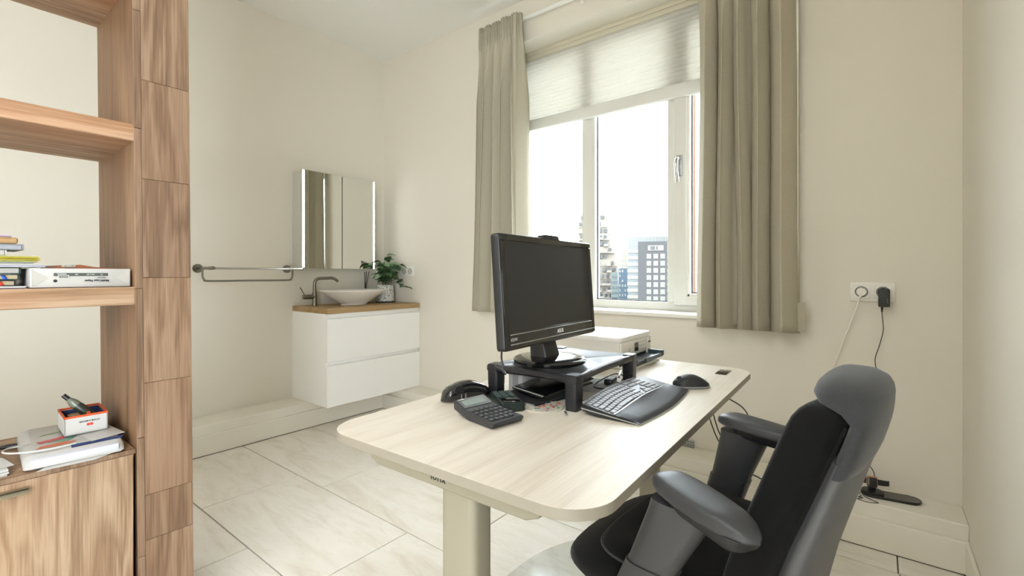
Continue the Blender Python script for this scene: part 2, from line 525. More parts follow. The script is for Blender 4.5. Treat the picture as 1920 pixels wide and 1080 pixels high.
# honeycomb blind
BX0, BX1, BY = -2.085, -.395, 2.60
bl = thing('window_blind', 'white honeycomb pleated blind lowered over the top third of the window', 'blind', (-1.24, BY, 2.033), worldspace=True)
m = MB(); m.span((BX0, BY - .004, 2.545), (BX1, BY + .03, 2.572), .003); m.span((BX0, BY + .002, 2.516), (BX1, BY + .032, 2.545), .003)
part('headrail', m, mat('beige_headrail', '#cfc8b5', .5), bl)
m = MB(); n = 16; z1, z0 = 2.516, 2.108
for side in (1, -1):
    prof = []
    for k in range(n * 2 + 1):
        z = z1 + (z0 - z1) * k / (2 * n); prof.append((BY + .018 + side * (.004 if k % 2 == 0 else -.010) * (-1 if side > 0 else -1) , z))
    m.loft([[(x, y, z) for y, z in prof] for x in (BX0 + .01, BX1 - .01)], cap=False, closed=False)
part('pleated_fabric', m, 'blind', bl, smooth=False)
m = MB(); m.span((BX0 + .005, BY - .002, 2.033), (BX1 - .005, BY + .036, 2.108), .008, 3); part('bottom_rail', m, M['pvc'], bl)


# ------------------------------------------------------------------ curtains on their rail
def curtain(name, x0t, x1t, x0b, x1b, yc, zt, zb, label, wdt, amp, seed):
    rd = random.Random(seed); nu, nv = 180, 48
    root = thing(name, label, 'curtain', ((x0b + x1b) / 2, yc, zb), worldspace=True, group=None)
    ph = [rd.uniform(-.5, .5) for _ in range(12)]
    folds = len(wdt); tot = sum(wdt); cum = [0]
    for q in wdt: cum.append(cum[-1] + q / tot)

    def phase(u):
        for i in range(folds):
            if u <= cum[i + 1] + 1e-9: return i + (u - cum[i]) / (cum[i + 1] - cum[i])
        return folds

    def pt(u, v):
        x = (x0t + (x1t - x0t) * u) * (1 - v) + (x0b + (x1b - x0b) * u) * v
        p = phase(u)
        i_ = min(int(p), folds - 1); f = p - i_
        s1 = abs(math.sin(math.pi * f)) ** .6
        a = amp * (.22 + .78 * min(1, max(0, (v - .06) / .22))) * (.85 + .3 * math.sin(ph[i_] * 9))
        y = yc + a - 2 * a * s1 + .005 * math.sin(7 * u + 3 * v)
        x += .25 * a * math.sin(2 * math.pi * f) * min(1, v * 4) + .006 * math.sin(5 * v + ph[i_] * 8)
        if v < .085:      # pinch pleats in the heading tape
            y += .010 * math.sin(2 * math.pi * p * 4) * min(1, (.085 - v) / .02)
        z = zt + (zb - zt) * v
        z += .008 * (s1 - .5) * (v ** 6)
        return x, y, z
    q = MB(); q.loft([[pt(i / nu, j / nv) for i in range(nu + 1)] for j in range(nv + 1)], cap=False, closed=False)
    cl = part('cloth', q, 'curtain', root, angle=80)
    sm = cl.modifiers.new('thickness', 'SOLIDIFY'); sm.thickness = .002
    q = MB()      # heading tape stitched behind the pleats
    q.loft([[(lambda p: (p[0], p[1] + .003, p[2]))(pt(i / nu, j / nv)) for i in range(nu + 1)] for j in (1, 3)], cap=False, closed=False)
    return root, pt


cl_l, ptl = curtain('curtain', -2.135, -1.79, -2.20, -1.735, 2.370, 2.716, .80, 'olive beige pleated curtain left of the window, gathered beside the vanity corner', [.13, .2, .2, .24, .23], .060, 3)
m = MB(); m.span((-1.812, 2.33, .83), (-1.792, 2.332, 2.69)); part('hem_edge', m, 'curtain', cl_l, label='flat turned edge of the curtain')
cl_r, ptr = curtain('curtain', -.700, -.297, -.705, -.268, 2.368, 2.716, .795, 'olive beige pleated curtain right of the window, hanging above the office chair', [.20, .20, .16, .185, .255], .060, 11)
m = MB(); m.span((-.292, 2.405, .93), (-.277, 2.408, 2.69)); part('lining', m, 'lining', cl_r, label='white lining edge')
m = MB(); m.span((-.285, 2.395, .80), (-.250, 2.400, .93)); part('hem_corner', m, 'curtain', cl_r)
rail = thing('curtain_rail', 'thin white curtain rail above the window carrying both curtains', 'curtain rail', (-1.2, 2.38, 2.695), worldspace=True)
m = MB(); m.span((-2.13, 2.417, 2.692), (-.25, 2.437, 2.710), .003); part('track', m, 'rail_white', rail)
for bx in (-2.1, -.26):
    m = MB(); m.span((bx - .012, 2.42, 2.710), (bx + .012, YB, 2.716)); m.span((bx - .012, YB - .006, 2.67), (bx + .012, YB, 2.74)); part('bracket', m, 'rail_white', rail)
for gx in (-1.375, -.95):
    m = MB(); m.span((gx - .008, 2.420, 2.652), (gx + .008, 2.434, 2.694), .003); m.span((gx - .003, 2.418, 2.659), (gx + .003, 2.420, 2.687)); part('glider', m, 'rail_white', rail)

# ================================================================== BOOKCASE (teak room divider)
BXF, BXB = -1.65, -2.06
bc = thing('bookcase', 'tall open teak bookcase in the foreground with thick shelves and lower doors', 'bookcase', (-1.855, -.24, 0), worldspace=True)


def lean(z): return .009 * (1 - z / 1.1)


def post(y0, y1, lean_on):
    q = MB(); rr = []
    for z in (0, 2.42):
        d = lean(z) if lean_on else 0
        rr.append([(BXB, y0 + d, z), (BXF - .004, y0 + d, z), (BXF - .004, y1 + d, z), (BXB, y1 + d, z)])
    q.loft(rr); return part('post', q, 'teak_in', bc, smooth=False)


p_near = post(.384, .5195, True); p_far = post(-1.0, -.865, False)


def post_planks(p, y0, y1, cuts, lean_on=True):
    for z0, z1 in zip(cuts, cuts[1:]):
        q = MB(); rr = []
        pr_ = random.uniform(-.0006, .0006)
        for z in (z0 + .0004, z1 - .0004):
            d = lean(z) if lean_on else 0
            rr.append([(BXF - .006, y0 + d, z), (BXF + pr_, y0 + d, z), (BXF + pr_, y1 + d, z), (BXF - .006, y1 + d, z)])
        q.loft(rr); o = part('plank', q, 'teak_z', p, smooth=False); sharp_bevel(o, .0012, 1)


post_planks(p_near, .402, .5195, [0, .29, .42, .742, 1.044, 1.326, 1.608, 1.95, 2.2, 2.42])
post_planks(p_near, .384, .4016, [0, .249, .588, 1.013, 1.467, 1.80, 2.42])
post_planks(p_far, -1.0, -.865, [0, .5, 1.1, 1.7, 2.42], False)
for z0, z1 in ((.9675, 1.018), (1.43, 1.477), (1.878, 1.93), (2.36, 2.41)):
    q = MB(); q.span((BXB, -.865, z0), (BXF - .003, .386, z1)); o = part('shelf', q, 'teak_y', bc, smooth=False); sharp_bevel(o, .003, 2)
q = MB(); q.span((BXB, -.865, .535), (BXF - .016, .386, .56)); o = part('shelf', q, 'teak_y', bc, smooth=False); sharp_bevel(o, .002, 2)
q = MB(); q.span((BXF - .016, -.865, .548), (BXF - .003, .386, .56)); o = part('shelf_lip', q, 'teak_z', bc, smooth=False)
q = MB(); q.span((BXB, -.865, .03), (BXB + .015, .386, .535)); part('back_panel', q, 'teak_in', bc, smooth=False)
q = MB(); q.span((BXB, -.865, .03), (BXF - .03, .386, .06)); part('bottom_panel', q, 'teak_y', bc, smooth=False)
for y0, y1, hy in ((-.238, .3815, None), (-.862, -.242, None)):
    q = MB(); q.span((BXF - .026, y0, .035), (BXF - .004, y1, .5465)); d_ = part('door', q, 'teak_door', bc, smooth=False); sharp_bevel(d_, .002, 2)
    c0 = (y0 + y1) / 2
    q = MB(); q.span((BXF - .004, c0 - .101, .5275), (BXF + .016, c0 + .101, .5315), .0012); q.span((BXF + .0125, c0 - .101, .518), (BXF + .016, c0 + .101, .5315), .0012)
    part('handle', q, mat('satin_nickel', '#a8a08c', .35, .9), d_)

# ------------------------------------------------------------------ things on the middle shelf
SZ = 1.018
ream = thing('paper_ream', 'white wrapped ream of copy paper on the middle shelf beside the book stack', 'paper', (-1.82, .275, SZ), R(1.5))
q = MB(); q.box((0, 0, .026), (.297, .202, .050), .003, 2); part('wrapper', q, 'film', ream)
for sy in (-1, 1):      # folded end flaps of the wrapper
    q = MB(); q.loft([[(.149, sy * .098, .004), (.149, sy * .098, .048), (.149, sy * .068, .026)], [(.1502, sy * .098, .004), (.1502, sy * .098, .048), (.1497, sy * .068, .026)]])
    part('end_fold', q, 'paper2', ream, smooth=False)
q = MB(); q.span((.149, -.058, .031), (.1498, .050, .039)); part('label_band', q, mat('grey_green_band', '#4a5047', .7), ream, label='dark grey print band')
q = MB(); q.span((.1496, -.050, .0235), (.1504, -.029, .0335)); bq = part('barcode', q, 'paper', ream)
q = MB()
for k in range(12): q.span((.1503, -.0485 + k * .0015, .0255), (.1506, -.0485 + k * .0015 + (.0009 if k % 3 else .0005), .0325))
part('barcode_lines', q, 'black_print', bq)
q = MB(); q.text('MultiCopy Paper', .0075, (.1499, .027, .0185), (0, -1, 0), (0, 0, -1), .0006, bold=.0002); q.text('High bright', .004, (.1499, .037, .026), (0, -1, 0), (0, 0, -1), .0006)
part('lettering', q, 'black_print', ream)
q = MB(); q.text('ORIGINAL', .004, (.1503, -.043, .0365), (0, -1, 0), (0, 0, -1), .0006); q.text('500', .004, (.1503, -.014, .035), (0, -1, 0), (0, 0, -1), .0006); q.text('210 x 297', .004, (.1503, .014, .0355), (0, -1, 0), (0, 0, -1), .0006); q.text('A4', .004, (.1503, .037, .035), (0, -1, 0), (0, 0, -1), .0006)
part('lettering', q, 'white_print', ream)
q = MB(); q.lathe([(.0032, 0), (.0038, 0), (.0038, .0006), (.0032, .0006)], 20)
bmesh.ops.transform(q.bm, matrix=Matrix.Translation((.1492, -.055, .0185)) @ Euler((0, R(90), 0)).to_matrix().to_4x4(), verts=q.bm.verts)
part('round_mark', q, 'black_print', ream)
lea = thing('leather_case', 'flat brown leather case with a pale metal clasp lying on the paper ream', 'case', (-1.78, .285, SZ + .0515), R(4))
q = MB(); q.loft([[(.07, -.06, 0), (.07, .085, 0), (-.09, .085, 0), (-.09, -.06, 0)], [(.066, -.058, .004), (.07, .02, .004), (-.09, .07, .004), (-.09, -.058, .004)],
                  [(.062, -.05, .008), (.064, -.01, .010), (-.085, .0, .009), (-.085, -.05, .008)]]); part('cover', q, mat('brown_leather', '#8f5332', .5, var=.25, vscale=40), lea)
q = MB(); q.box((.071, -.035, .0065), (.004, .028, .008), .0018); cl_ = part('clasp', q, mat('pale_clasp', '#a8a598', .4), lea)
q = MB()
for yy in (-.042, -.028): q.cyl((.0728, yy, .0065), (.0736, yy, .0065), .0014, 10)
part('rivet', q, 'steel', cl_)


def book(name, label, x, y1, z0, h, wy, dx, cover, pages, ribbon=None, rot=0., hard=True, group=None):
    """flat lying book: its fore-edge faces the room, spine at the right end (y1)"""
    b = thing(name, label, 'book', (x, y1, z0), R(rot), group)
    c = .0022 if hard else .0009
    q = MB(); q.span((-dx, -wy, 0), (0, 0, c), .0006, 1); q.span((-dx, -wy, h - c), (0, 0, h), .0006, 1); q.span((-dx, -.003, 0), (0, 0, h), .0006, 1)
    part('cover', q, cover, b)
    q = MB(); q.span((-dx + .004, -wy + .004, c), (-.004 if hard else -.0008, -.004, h - c)); part('page_block', q, pages, b, smooth=False)
    if ribbon:
        q = MB(); q.loft([[(-.006, -.034, h - c - .001), (-.006, -.027, h - c - .001)], [(-.002, -.033, h - c - .001), (-.002, -.026, h - c - .001)],
                          [(.0, -.031, h * .5), (.0, -.024, h * .5)], [(.0006, -.0285, .001), (.0006, -.0215, .001)]], cap=False, closed=False)
        rb = part('bookmark_ribbon', q, ribbon, b); sm = rb.modifiers.new('thickness', 'SOLIDIFY'); sm.thickness = .0007
    return b


def sheets(name, label, x, y1, z0, h, wy, dx, material, rot=0., cat='paper', n=4, corner=None):
    b = thing(name, label, cat, (x, y1, z0), R(rot))
    for k in range(n):
        q = MB(); a, t0 = h * k / n, h * (k + 1) / n
        j = random.uniform(-.006, .004); rz = random.uniform(-1.2, 1.2)
        q.box((-dx / 2 + j, -wy / 2 + random.uniform(-.004, 0), (a + t0) / 2), (dx, wy, t0 - a - .0001), rot=(0, 0, R(rz)))
        part('sheet', q, material if not isinstance(material, list) else material[k % len(material)], b, smooth=False)
    return b


M['dkgreen'] = mat('dark_green_cover', '#1f3b36', .5); M['dknavy'] = mat('near_black_cover', '#23282b', .5)
M['greybook'] = mat('grey_cover', '#83868a', .45); M['tan'] = mat('tan_cover', '#a6845a', .7); M['yellow'] = mat('yellow_folder', '#aca035', .55)
M['yellow2'] = mat('pale_yellow_folder', '#b6ae62', .55); M['violet'] = mat('violet_paper', '#9a97b4', .8); M['plum'] = mat('plum_paper', '#8a7587', .7)
M['blue_ribbon'] = mat('blue_ribbon', '#2259c4', .6); M['red_ribbon'] = mat('red_ribbon', '#e0402f', .6)
bx = -1.70
sheets('loose_papers', 'white and lilac papers at the very bottom of the book stack', bx + .02, .176, SZ, .006, .24, .30, [M['violet'], M['paper'], M['paper']], 1.2, n=3)
book('hardcover_book', 'dark hardcover book with cream pages and a red ribbon, lowest in the stack', bx, .158, SZ + .0065, .0145, .22, .16, 'dknavy', 'cream_pages', 'red_ribbon', .5)
book('hardcover_book', 'dark hardcover book with a blue ribbon, above the red ribbon book', bx - .002, .164, SZ + .0215, .0145, .22, .16, 'dkgreen', 'cream_pages', 'blue_ribbon', -.8)
book('hardcover_book', 'dark green hardcover book with white pages, without ribbon, under white papers', bx + .003, .166, SZ + .0365, .0165, .23, .17, 'dkgreen', 'white_pages', None, .7)
sheets('loose_papers', 'white and lilac loose papers sticking out furthest under the yellow folder', bx + .02, .2095, SZ + .0535, .0085, .29, .21, [M['paper'], M['violet'], M['paper'], M['paper2']], 1.0, n=4)
sheets('loose_papers', 'thin grey green papers directly under the yellow folder', bx + .006, .190, SZ + .0625, .004, .25, .20, [M['paper2'], mat('grey_green_paper', '#8f9c8b', .8)], -1.0, n=2)
yf = thing('folder', 'yellow card folder of papers in the middle of the book stack', 'folder', (bx + .004, .201, SZ + .067), R(.8))
for k, (mm, dz, dy) in enumerate((('yellow2', 0, -.004), ('yellow', .004, 0), ('yellow', .008, -.002), ('yellow2', .0115, -.003))):
    q = MB(); q.box((-.1, -.13 + dy, dz + .0017), (.2, .26, .0030), .0012); part('card', q, mm, yf)
book('paperback_book', 'white paperback book directly on the yellow folder', bx - .004, .142, SZ + .0825, .0135, .2, .15, 'paper', 'white_pages', None, 0, hard=False)
book('hardcover_book', 'light grey hardcover book second from the top of the stack', bx + .002, .171, SZ + .0965, .0145, .22, .16, 'greybook', mat('grey_pages', '#9a9ca0', .8), None, .6)
tb = thing('paperback_book', 'thick tan paperback near the top of the stack with rounded edge', 'book', (bx - .002, .161, SZ + .1115), R(-.5))
q = MB(); q.span((-.14, -.2, 0), (0, 0, .016), .005, 3); part('page_block', q, 'tan', tb)
q = MB(); q.span((-.142, -.2, .0145), (.001, -.012, .0165), .0008); part('cover', q, mat('light_tan', '#b3976f', .7), tb)
sheets('booklet', 'thin plum coloured booklet lying on top of the book stack', bx + .002, .150, SZ + .1285, .005, .2, .14, [M['plum'], mat('pale_plum', '#b9aab6', .7)], 2.0, cat='booklet', n=2)

# ------------------------------------------------------------------ things on the cabinet top
CZ = .56
pl = thing('plastic_bag', 'white printed plastic bag holding a stack of paper, lying on the cabinet top', 'bag', (-1.82, .285, CZ), R(-3))


def bag_ring(sx0, sx1, sy0, sy1, z, wob, seed):
    rd = random.Random(seed); pts = []
    for (x, y) in rrect(sx0, sx1, sy0, sy1, .012, 3):
        pts.append((x + rd.uniform(-wob, wob), y + rd.uniform(-wob, wob), z + rd.uniform(-wob, wob) * .5))
    return pts


q = MB(); q.loft([bag_ring(-.15, .155, -.105, .080, .0008, 0, 1), bag_ring(-.16, .165, -.112, .086, .006, .002, 2), bag_ring(-.158, .150, -.108, .084, .018, .003, 3),
                  bag_ring(-.154, .135, -.102, .082, .030, .002, 4), bag_ring(-.145, .11, -.09, .076, .0365, .0012, 5)]); part('film', q, 'film', pl, angle=60)
q = MB(); q.box((.035, -.012, .016), (.25, .170, .020), .001); part('paper_stack', q, mat('bluish_white_paper', '#c3c4ce', .8), pl)
q = MB(); q.loft([[(.160, -.07, .004), (.175, -.09, .001), (.18, .02, .001), (.163, .06, .004)], [(.160, -.07, .0046), (.175, -.09, .0016), (.18, .02, .0016), (.163, .06, .0046)]]); part('loose_flap', q, 'film', pl)
q = MB(); q.tube(spline([(.02, -.09, .036), (.035, -.112, .038), (.05, -.135, .041), (.085, -.142, .042), (.115, -.115, .041), (.128, -.06, .039), (.118, -.01, .0385)], 6), .0022, 8); part('cord_handle', q, 'paper', pl)


def blob(parent, pts, z, material):
    q = MB(); q.loft([[(x, y, z) for x, y in pts], [(x, y, z + .0006) for x, y in pts]]); part('printed_patch', q, material, parent, smooth=False)


zf = .0372
blob(pl, [(.10, -.085), (.102, -.02), (.085, -.005), (.072, -.03), (.08, -.075)], zf, mat('rust_print', '#c06a45', .5))
blob(pl, [(.03, -.08), (.02, -.04), (-.02, .0), (-.01, .01), (.04, -.03), (.052, -.075)], zf, mat('pink_print', '#c2555a', .5))
blob(pl, [(.055, -.06), (.045, -.02), (.015, -.002), (.04, .0), (.066, -.02)], zf, mat('teal_print', '#6fa890', .5))
blob(pl, [(-.03, -.07), (-.045, -.03), (-.055, -.02), (-.045, -.06)], zf, mat('moss_print', '#8da06a', .5))
blob(pl, [(-.10, -.02), (-.105, .02), (-.115, .025), (-.112, -.015)], zf, mat('lime_print', '#a9b04a', .5))
blob(pl, [(-.065, -.02), (-.085, .015), (-.095, .01), (-.078, -.028)], zf, 'navy')
q = MB(); q.loft([[(.128, -.02, .031), (.127, .085, .031), (.118, .09, .0345), (.118, -.02, .0355)], [(.130, -.02, .0325), (.129, .085, .0325), (.119, .09, .036), (.119, -.02, .037)]]); part('printed_patch', q, 'navy', pl)
for k, (dz, rz, cx, cy, mm) in enumerate(((.0375, 7, .0, .040, 'film'), (.039, -5, -.03, .036, 'paper2'), (.0405, 10, .02, .040, 'film'))):
    q = MB(); q.box((cx, cy, dz), (.2, .075, .0012), .0005, rot=(R(2), R(1.0), R(rz))); part('loose_sheet', q, mm, pl)

gb = thing('gift_box', 'small open white box with an orange rim standing on the plastic bag', 'box', (-1.84, .305, CZ + .0425), R(-2))
bx_, by_, bh = .065, .046, .052
q = MB(); t_ = .0025
q.span((-bx_, -by_, 0), (bx_, by_, t_)); q.span((bx_ - t_, -by_, 0), (bx_, by_, bh)); q.span((-bx_, -by_, 0), (-bx_ + t_, by_, bh))
q.span((-bx_, -by_, 0), (bx_, -by_ + t_, bh)); q.span((-bx_, by_ - t_, 0), (bx_, by_, bh)); part('card_body', q, 'paper', gb, smooth=False)
q = MB(); e = .0006
q.span((bx_ - t_ - e, -by_ - e, bh - .005), (bx_ + e, by_ + e, bh + e)); q.span((-bx_ - e, -by_ - e, bh - .005), (-bx_ + t_ + e, by_ + e, bh + e))
q.span((-bx_, -by_ - e, bh - .005), (bx_, -by_ + t_ + e, bh + e)); q.span((-bx_, by_ - t_ - e, bh - .005), (bx_, by_ + e, bh + e)); part('rim', q, 'orange', gb, smooth=False)
q = MB(); e = .0008
q.span((bx_ - t_ - e, -by_ + t_, t_), (bx_ - t_, by_ - t_, bh - .006)); q.span((-bx_ + t_, -by_ + t_, t_), (-bx_ + t_ + e, by_ - t_, bh - .006))
q.span((-bx_ + t_, -by_ + t_, t_), (bx_ - t_, -by_ + t_ + e, bh - .006)); q.span((-bx_ + t_, by_ - t_ - e, t_), (bx_ - t_, by_ - t_, bh - .006)); q.span((-bx_ + t_, -by_ + t_, t_), (bx_ - t_, by_ - t_, t_ + e))
part('inner_lining', q, 'navy', gb, smooth=False)
q = MB(); q.text('STONE & MICHEL', .0058, (bx_ + .0004, .006, .0335), (0, -1, 0), (0, 0, -1), .0006, bold=.0001); part('lettering', q, 'black_print', gb)
q = MB()
for yy in (.0035, .0105):
    for r0 in (.0036,):
        rg = [[(bx_ + xx, yy + rr * math.cos(a * math.pi / 8), .0235 + rr * math.sin(a * math.pi / 8)) for a in range(16)] for xx, rr in ((0, .0037), (.0008, .0037))]
        q.loft(rg)
part('emblem', q, 'red', gb)
tr = thing('trimmer', 'dark translucent hand trimmer with an orange button leaning in the small box', 'trimmer', (-1.835, .330, CZ + .0425 + .010), 0)
ax = Vector((-.02, -.052, .062)).normalized(); L = .098
p0 = Vector((.004, .0, .014))
q = MB(); q.tube([p0 + ax * (L * f) for f in (0, .12, .3, .5, .62)], .01, 16, radii=[.009, .0125, .013, .013, .0118]); part('body', q, mat('dark_olive_plastic', '#2f352e', .3), tr)
q = MB(); q.tube([p0 + ax * (L * f) for f in (.60, .72, .83, .88)], .01, 16, radii=[.0122, .0115, .008, .006]); part('clear_cap', q, mat('smoky_cap', '#6f7566', .15), tr)
q = MB(); q.tube([p0 + ax * (L * f) for f in (.87, 1.06)], .0062, 12); part('nozzle', q, 'black', tr)
q = MB(); sd = Vector((1, 0, .3)).normalized(); bp = p0 + ax * (L * .24); q.tube([bp + sd * .0115, bp + sd * .0140], .0048, 14); part('button', q, 'orange', tr)
tape = solo('tape_roll', MB().lathe([(.008, 0), (.017, 0), (.018, .002), (.018, .014), (.017, .016), (.008, .016)], 24, (-1.86, .292, CZ + .066)), mat('brown_tape', '#8d7a4c', .25), 'brown roll of tape inside the small white box', 'tape')
q = MB(); q.box((-1.83, .287, CZ + .0555), (.06, .035, .018), .008, 3); solo('eraser', q, mat('grey_green_putty', '#8c8f7c', .5), 'grey green soft eraser under the tape roll in the small box', 'eraser')
q = MB(); q.tube([(-1.935, .148, CZ + .007), (-1.93, .165, CZ + .0075), (-1.92, .19, CZ + .0075)], .0065, 12, radii=[.0045, .0068, .006]); solo('marker_pen', q, 'black', 'black marker pen lying behind the plastic bag on the cabinet', 'pen')
pp = sheets('paper_stack', 'white stack of papers at the far left end of the cabinet top', -1.675, .143, CZ, .016, .21, .22, [M['paper'], M['paper2']], 3, n=5)
q = MB(); q.loft([[(-.02, -.02, .0165), (-.02, .012, .018), (-.08, .0, .026), (-.11, -.03, .03)], [(-.02, -.02, .0172), (-.02, .012, .0187), (-.08, .0, .0267), (-.11, -.03, .0307)]]); part('curled_sheet', q, 'film', pp)

# ================================================================== VANITY CORNER
va = thing('vanity_unit', 'white two drawer wall vanity under the mirror cabinet', 'vanity', (-3.08, 2.066, LZ), worldspace=True)
VX0, VX1, VY0, VY1 = XL, -2.85, 1.672, YB - .001
q = MB(); q.span((VX0, VY0, LZ + .001), (VX1 - .02, VY0 + .017, .788)); q.span((VX0, VY1 - .017, LZ + .001), (VX1 - .02, VY1, .788)); q.span((VX0, VY0 + .017, LZ + .001), (VX1 - .024, VY1 - .017, LZ + .018)); q.span((VX0, VY0 + .017, LZ + .018), (VX0 + .012, VY1 - .017, .788)); q.span((VX0, VY0 + .017, .77), (VX1 - .05, VY1 - .017, .788))
part('carcass', q, 'vanity', va, smooth=False)
q = MB(); q.span((VX1 - .048, VY0 + .017, .752), (VX1 - .012, VY1 - .017, .788), .002); q.span((VX1 - .048, VY0 + .017, .44), (VX1 - .016, VY1 - .017, .473), .002); part('grip_channel', q, 'vanity', va)
for z0, z1 in ((LZ + .001, .443), (.4715, .7545)):
    q = MB(); rr = []
    for y in (VY0, VY1):
        rr.append([(VX1 - .019, y, z0), (VX1, y, z0), (VX1, y, z1), (VX1 - .006, y, z1 + .0), (VX1 - .019, y, z1 - .018)])
    q.loft(rr); o = part('drawer', q, 'vanity', va, smooth=False); sharp_bevel(o, .0012, 2)
q = MB(); q.span((VX0, VY0 - .002, .7885), (VX1 + .004, VY1, .825), .0012, 1); solo('vanity_countertop', q, 'counter', 'brown wooden countertop slab lying on the white vanity', 'countertop', smooth=False)
# basin
q = MB(); q.lathe([(.001, .004), (.075, .004), (.09, .0), (.1, .002), (.1, .010), (.15, .035), (.205, .070), (.248, .1), (.262, .108), (.262, .111), (.258, .111), (.24, .1), (.19, .068), (.12, .030), (.05, .018), (.001, .016)], 56, (-3.075, 2.017, .825), sx=.74, sy=.98)
ba = solo('wash_basin', q, 'ceramic', 'white oval bowl basin standing on the wooden vanity countertop', 'basin', angle=60)
# faucet
fa = thing('faucet', 'dark brushed steel mixer tap beside the white basin', 'faucet', (-3.16, 1.757, .825))
q = MB(); q.tube(spline([(0, 0, 0), (0, 0, .07), (0, 0, .15), (.003, .006, .183), (.012, .028, .196), (.03, .075, .198), (.042, .108, .199), (.052, .130, .190), (.060, .148, .174)], 6), .012, 16,
               radii=None, rend=.0105); q.cyl((0, 0, 0), (0, 0, .10), .0175, 20, .0145); part('body', q, 'steel', fa)
q = MB(); q.cyl((0, -.005, .066), (-.012, -.078, .066), .0165, 18); part('valve', q, 'steel', fa)
q = MB(); q.cyl((-.010, -.068, .078), (-.016, -.098, .135), .0035, 10, .0042); part('lever', q, 'steel', fa)
# plant
plant = thing('potted_plant', 'green leafy plant in a speckled grey white pot on the vanity', 'plant', (-3.135, 2.345, .825))


def speckle_mat():
    t = NT('speckled_glaze'); v = t.coords((1, 1, 1))
    n_ = t.node('ShaderNodeTexVoronoi', Scale=120.0); t.link(v, n_.inputs['Vector'])
    c = t.ramp(n_.outputs['Distance'], [(.35, '#eceae3'), (.75, '#8f9391')]); t.link(c, t.b.inputs['Base Color']); t.b.inputs['Roughness'].default_value = .4
    t.bump(n_.outputs['Distance'], .5, .002); return t.m


q = MB(); q.lathe([(.001, .0), (.066, .0), (.07, .004), (.071, .02), (.067, .08), (.064, .132), (.060, .132), (.060, .112), (.001, .112)], 36, (0, 0, .008)); part('pot', q, speckle_mat(), plant)
q = MB(); q.lathe([(.001, 0), (.074, 0), (.078, .006), (.001, .006)], 30); part('saucer', q, mat('dark_slate', '#33383a', .5), plant)
q = MB(); q.lathe([(.001, .108), (.059, .108), (.059, .121), (.001, .126)], 20); part('soil', q, mat('dark_soil', '#2d241b', .9, bump=.6, bscale=80), plant)
rd = random.Random(5)
lm = []
for k in range(3):      # three leaf outlines, shared by all leaves
    q = MB(); n_ = 7; wd = (.021, .025, .017)[k]; ln = (.062, .058, .066)[k]; top, bot = [], []
    for i in range(n_ + 1):
        u = i / n_; hw = wd * math.sin(math.pi * min(1, u * .97 + .03) ** .8) + .0004
        zc_ = -.018 * u * u
        top.append([(ln * u, -hw, zc_ + .005 * hw / wd), (ln * u, 0, zc_ - .002), (ln * u, hw, zc_ + .005 * hw / wd), (ln * u, hw, zc_ + .005 * hw / wd - .0006), (ln * u, 0, zc_ - .0028), (ln * u, -hw, zc_ + .005 * hw / wd - .0006)])
    q.loft(top); lm.append(q.mesh('leaf', 'leaf', True, 60))
stems = []
for k in range(24):
    a = rd.uniform(0, 2 * math.pi) if k > 5 else (k * 1.05 + .4)
    reach = rd.uniform(.05, .145); hgt = rd.uniform(.03, .20) + (.13 - reach) * .55
    if k == 0: a, reach, hgt = 1.3, .02, .255
    if k == 1: a, reach, hgt = .55, .15, .05
    if k == 2: a, reach, hgt = .35, .185, .0
    base = Vector((.02 * math.cos(a), .02 * math.sin(a), .12)); tip = Vector((reach * math.cos(a), reach * math.sin(a), .125 + hgt))
    if tip.x < -.1: tip.x = -.1
    if tip.y < -.02 and tip.x < .03: tip.x = .03 + rd.uniform(0, .05)
    if tip.y > .075: tip.y = .075
    mid = (base + tip) / 2 + Vector((0, 0, .045))
    pts = spline([base, mid, tip], 6); q = MB(); q.tube(pts, .0018, 6, rend=.001); st = part('stem', q, 'stem', plant)
    for j, f in enumerate((.45, .65, .8, .92, 1.0)):
        if j == 0 and rd.random() < .4: continue
        p = pts[min(len(pts) - 1, int(f * (len(pts) - 1)))]
        la = a + (1.2 if j % 2 else -1.2) * rd.uniform(.5, 1.1) if j < 4 else a
        if p.x + .06 * math.cos(la) < (-.115 if p.y > .0 else -.01): la = rd.uniform(-.9, .9)
        if p.y + .06 * math.sin(la) > .105: la = -abs(la) if rd.random() < .5 else rd.uniform(-2.4, -.6)
        o = bpy.data.objects.new('leaf', lm[rd.randrange(3)]); COL.objects.link(o); o.parent = plant
        o.location = p; o.rotation_euler = (rd.uniform(-.5, .5), rd.uniform(-.35, .45), la); s_ = rd.uniform(.85, 1.3); o.scale = (s_, s_, s_)
# reed diffuser
rdif = thing('reed_diffuser', 'dark reed diffuser bottle with black sticks between basin and plant pot', 'diffuser', (-3.235, 2.225, .825))
q = MB(); q.lathe([(.001, 0), (.032, 0), (.034, .004), (.034, .05), (.028, .062), (.012, .068), (.012, .09), (.001, .09)], 24); part('bottle', q, mat('dark_teal_glass', '#24343a', .15), rdif)
q = MB(); q.lathe([(.001, .09), (.016, .09), (.016, .104), (.001, .104)], 20); part('collar', q, 'white_plastic', rdif)
for dx_, dy_ in ((0, -.004), (.012, .028), (-.01, .02)):
    q = MB(); q.cyl((0, 0, .08), (dx_, dy_, .245), .0028, 8); part('stick', q, 'black', rdif)

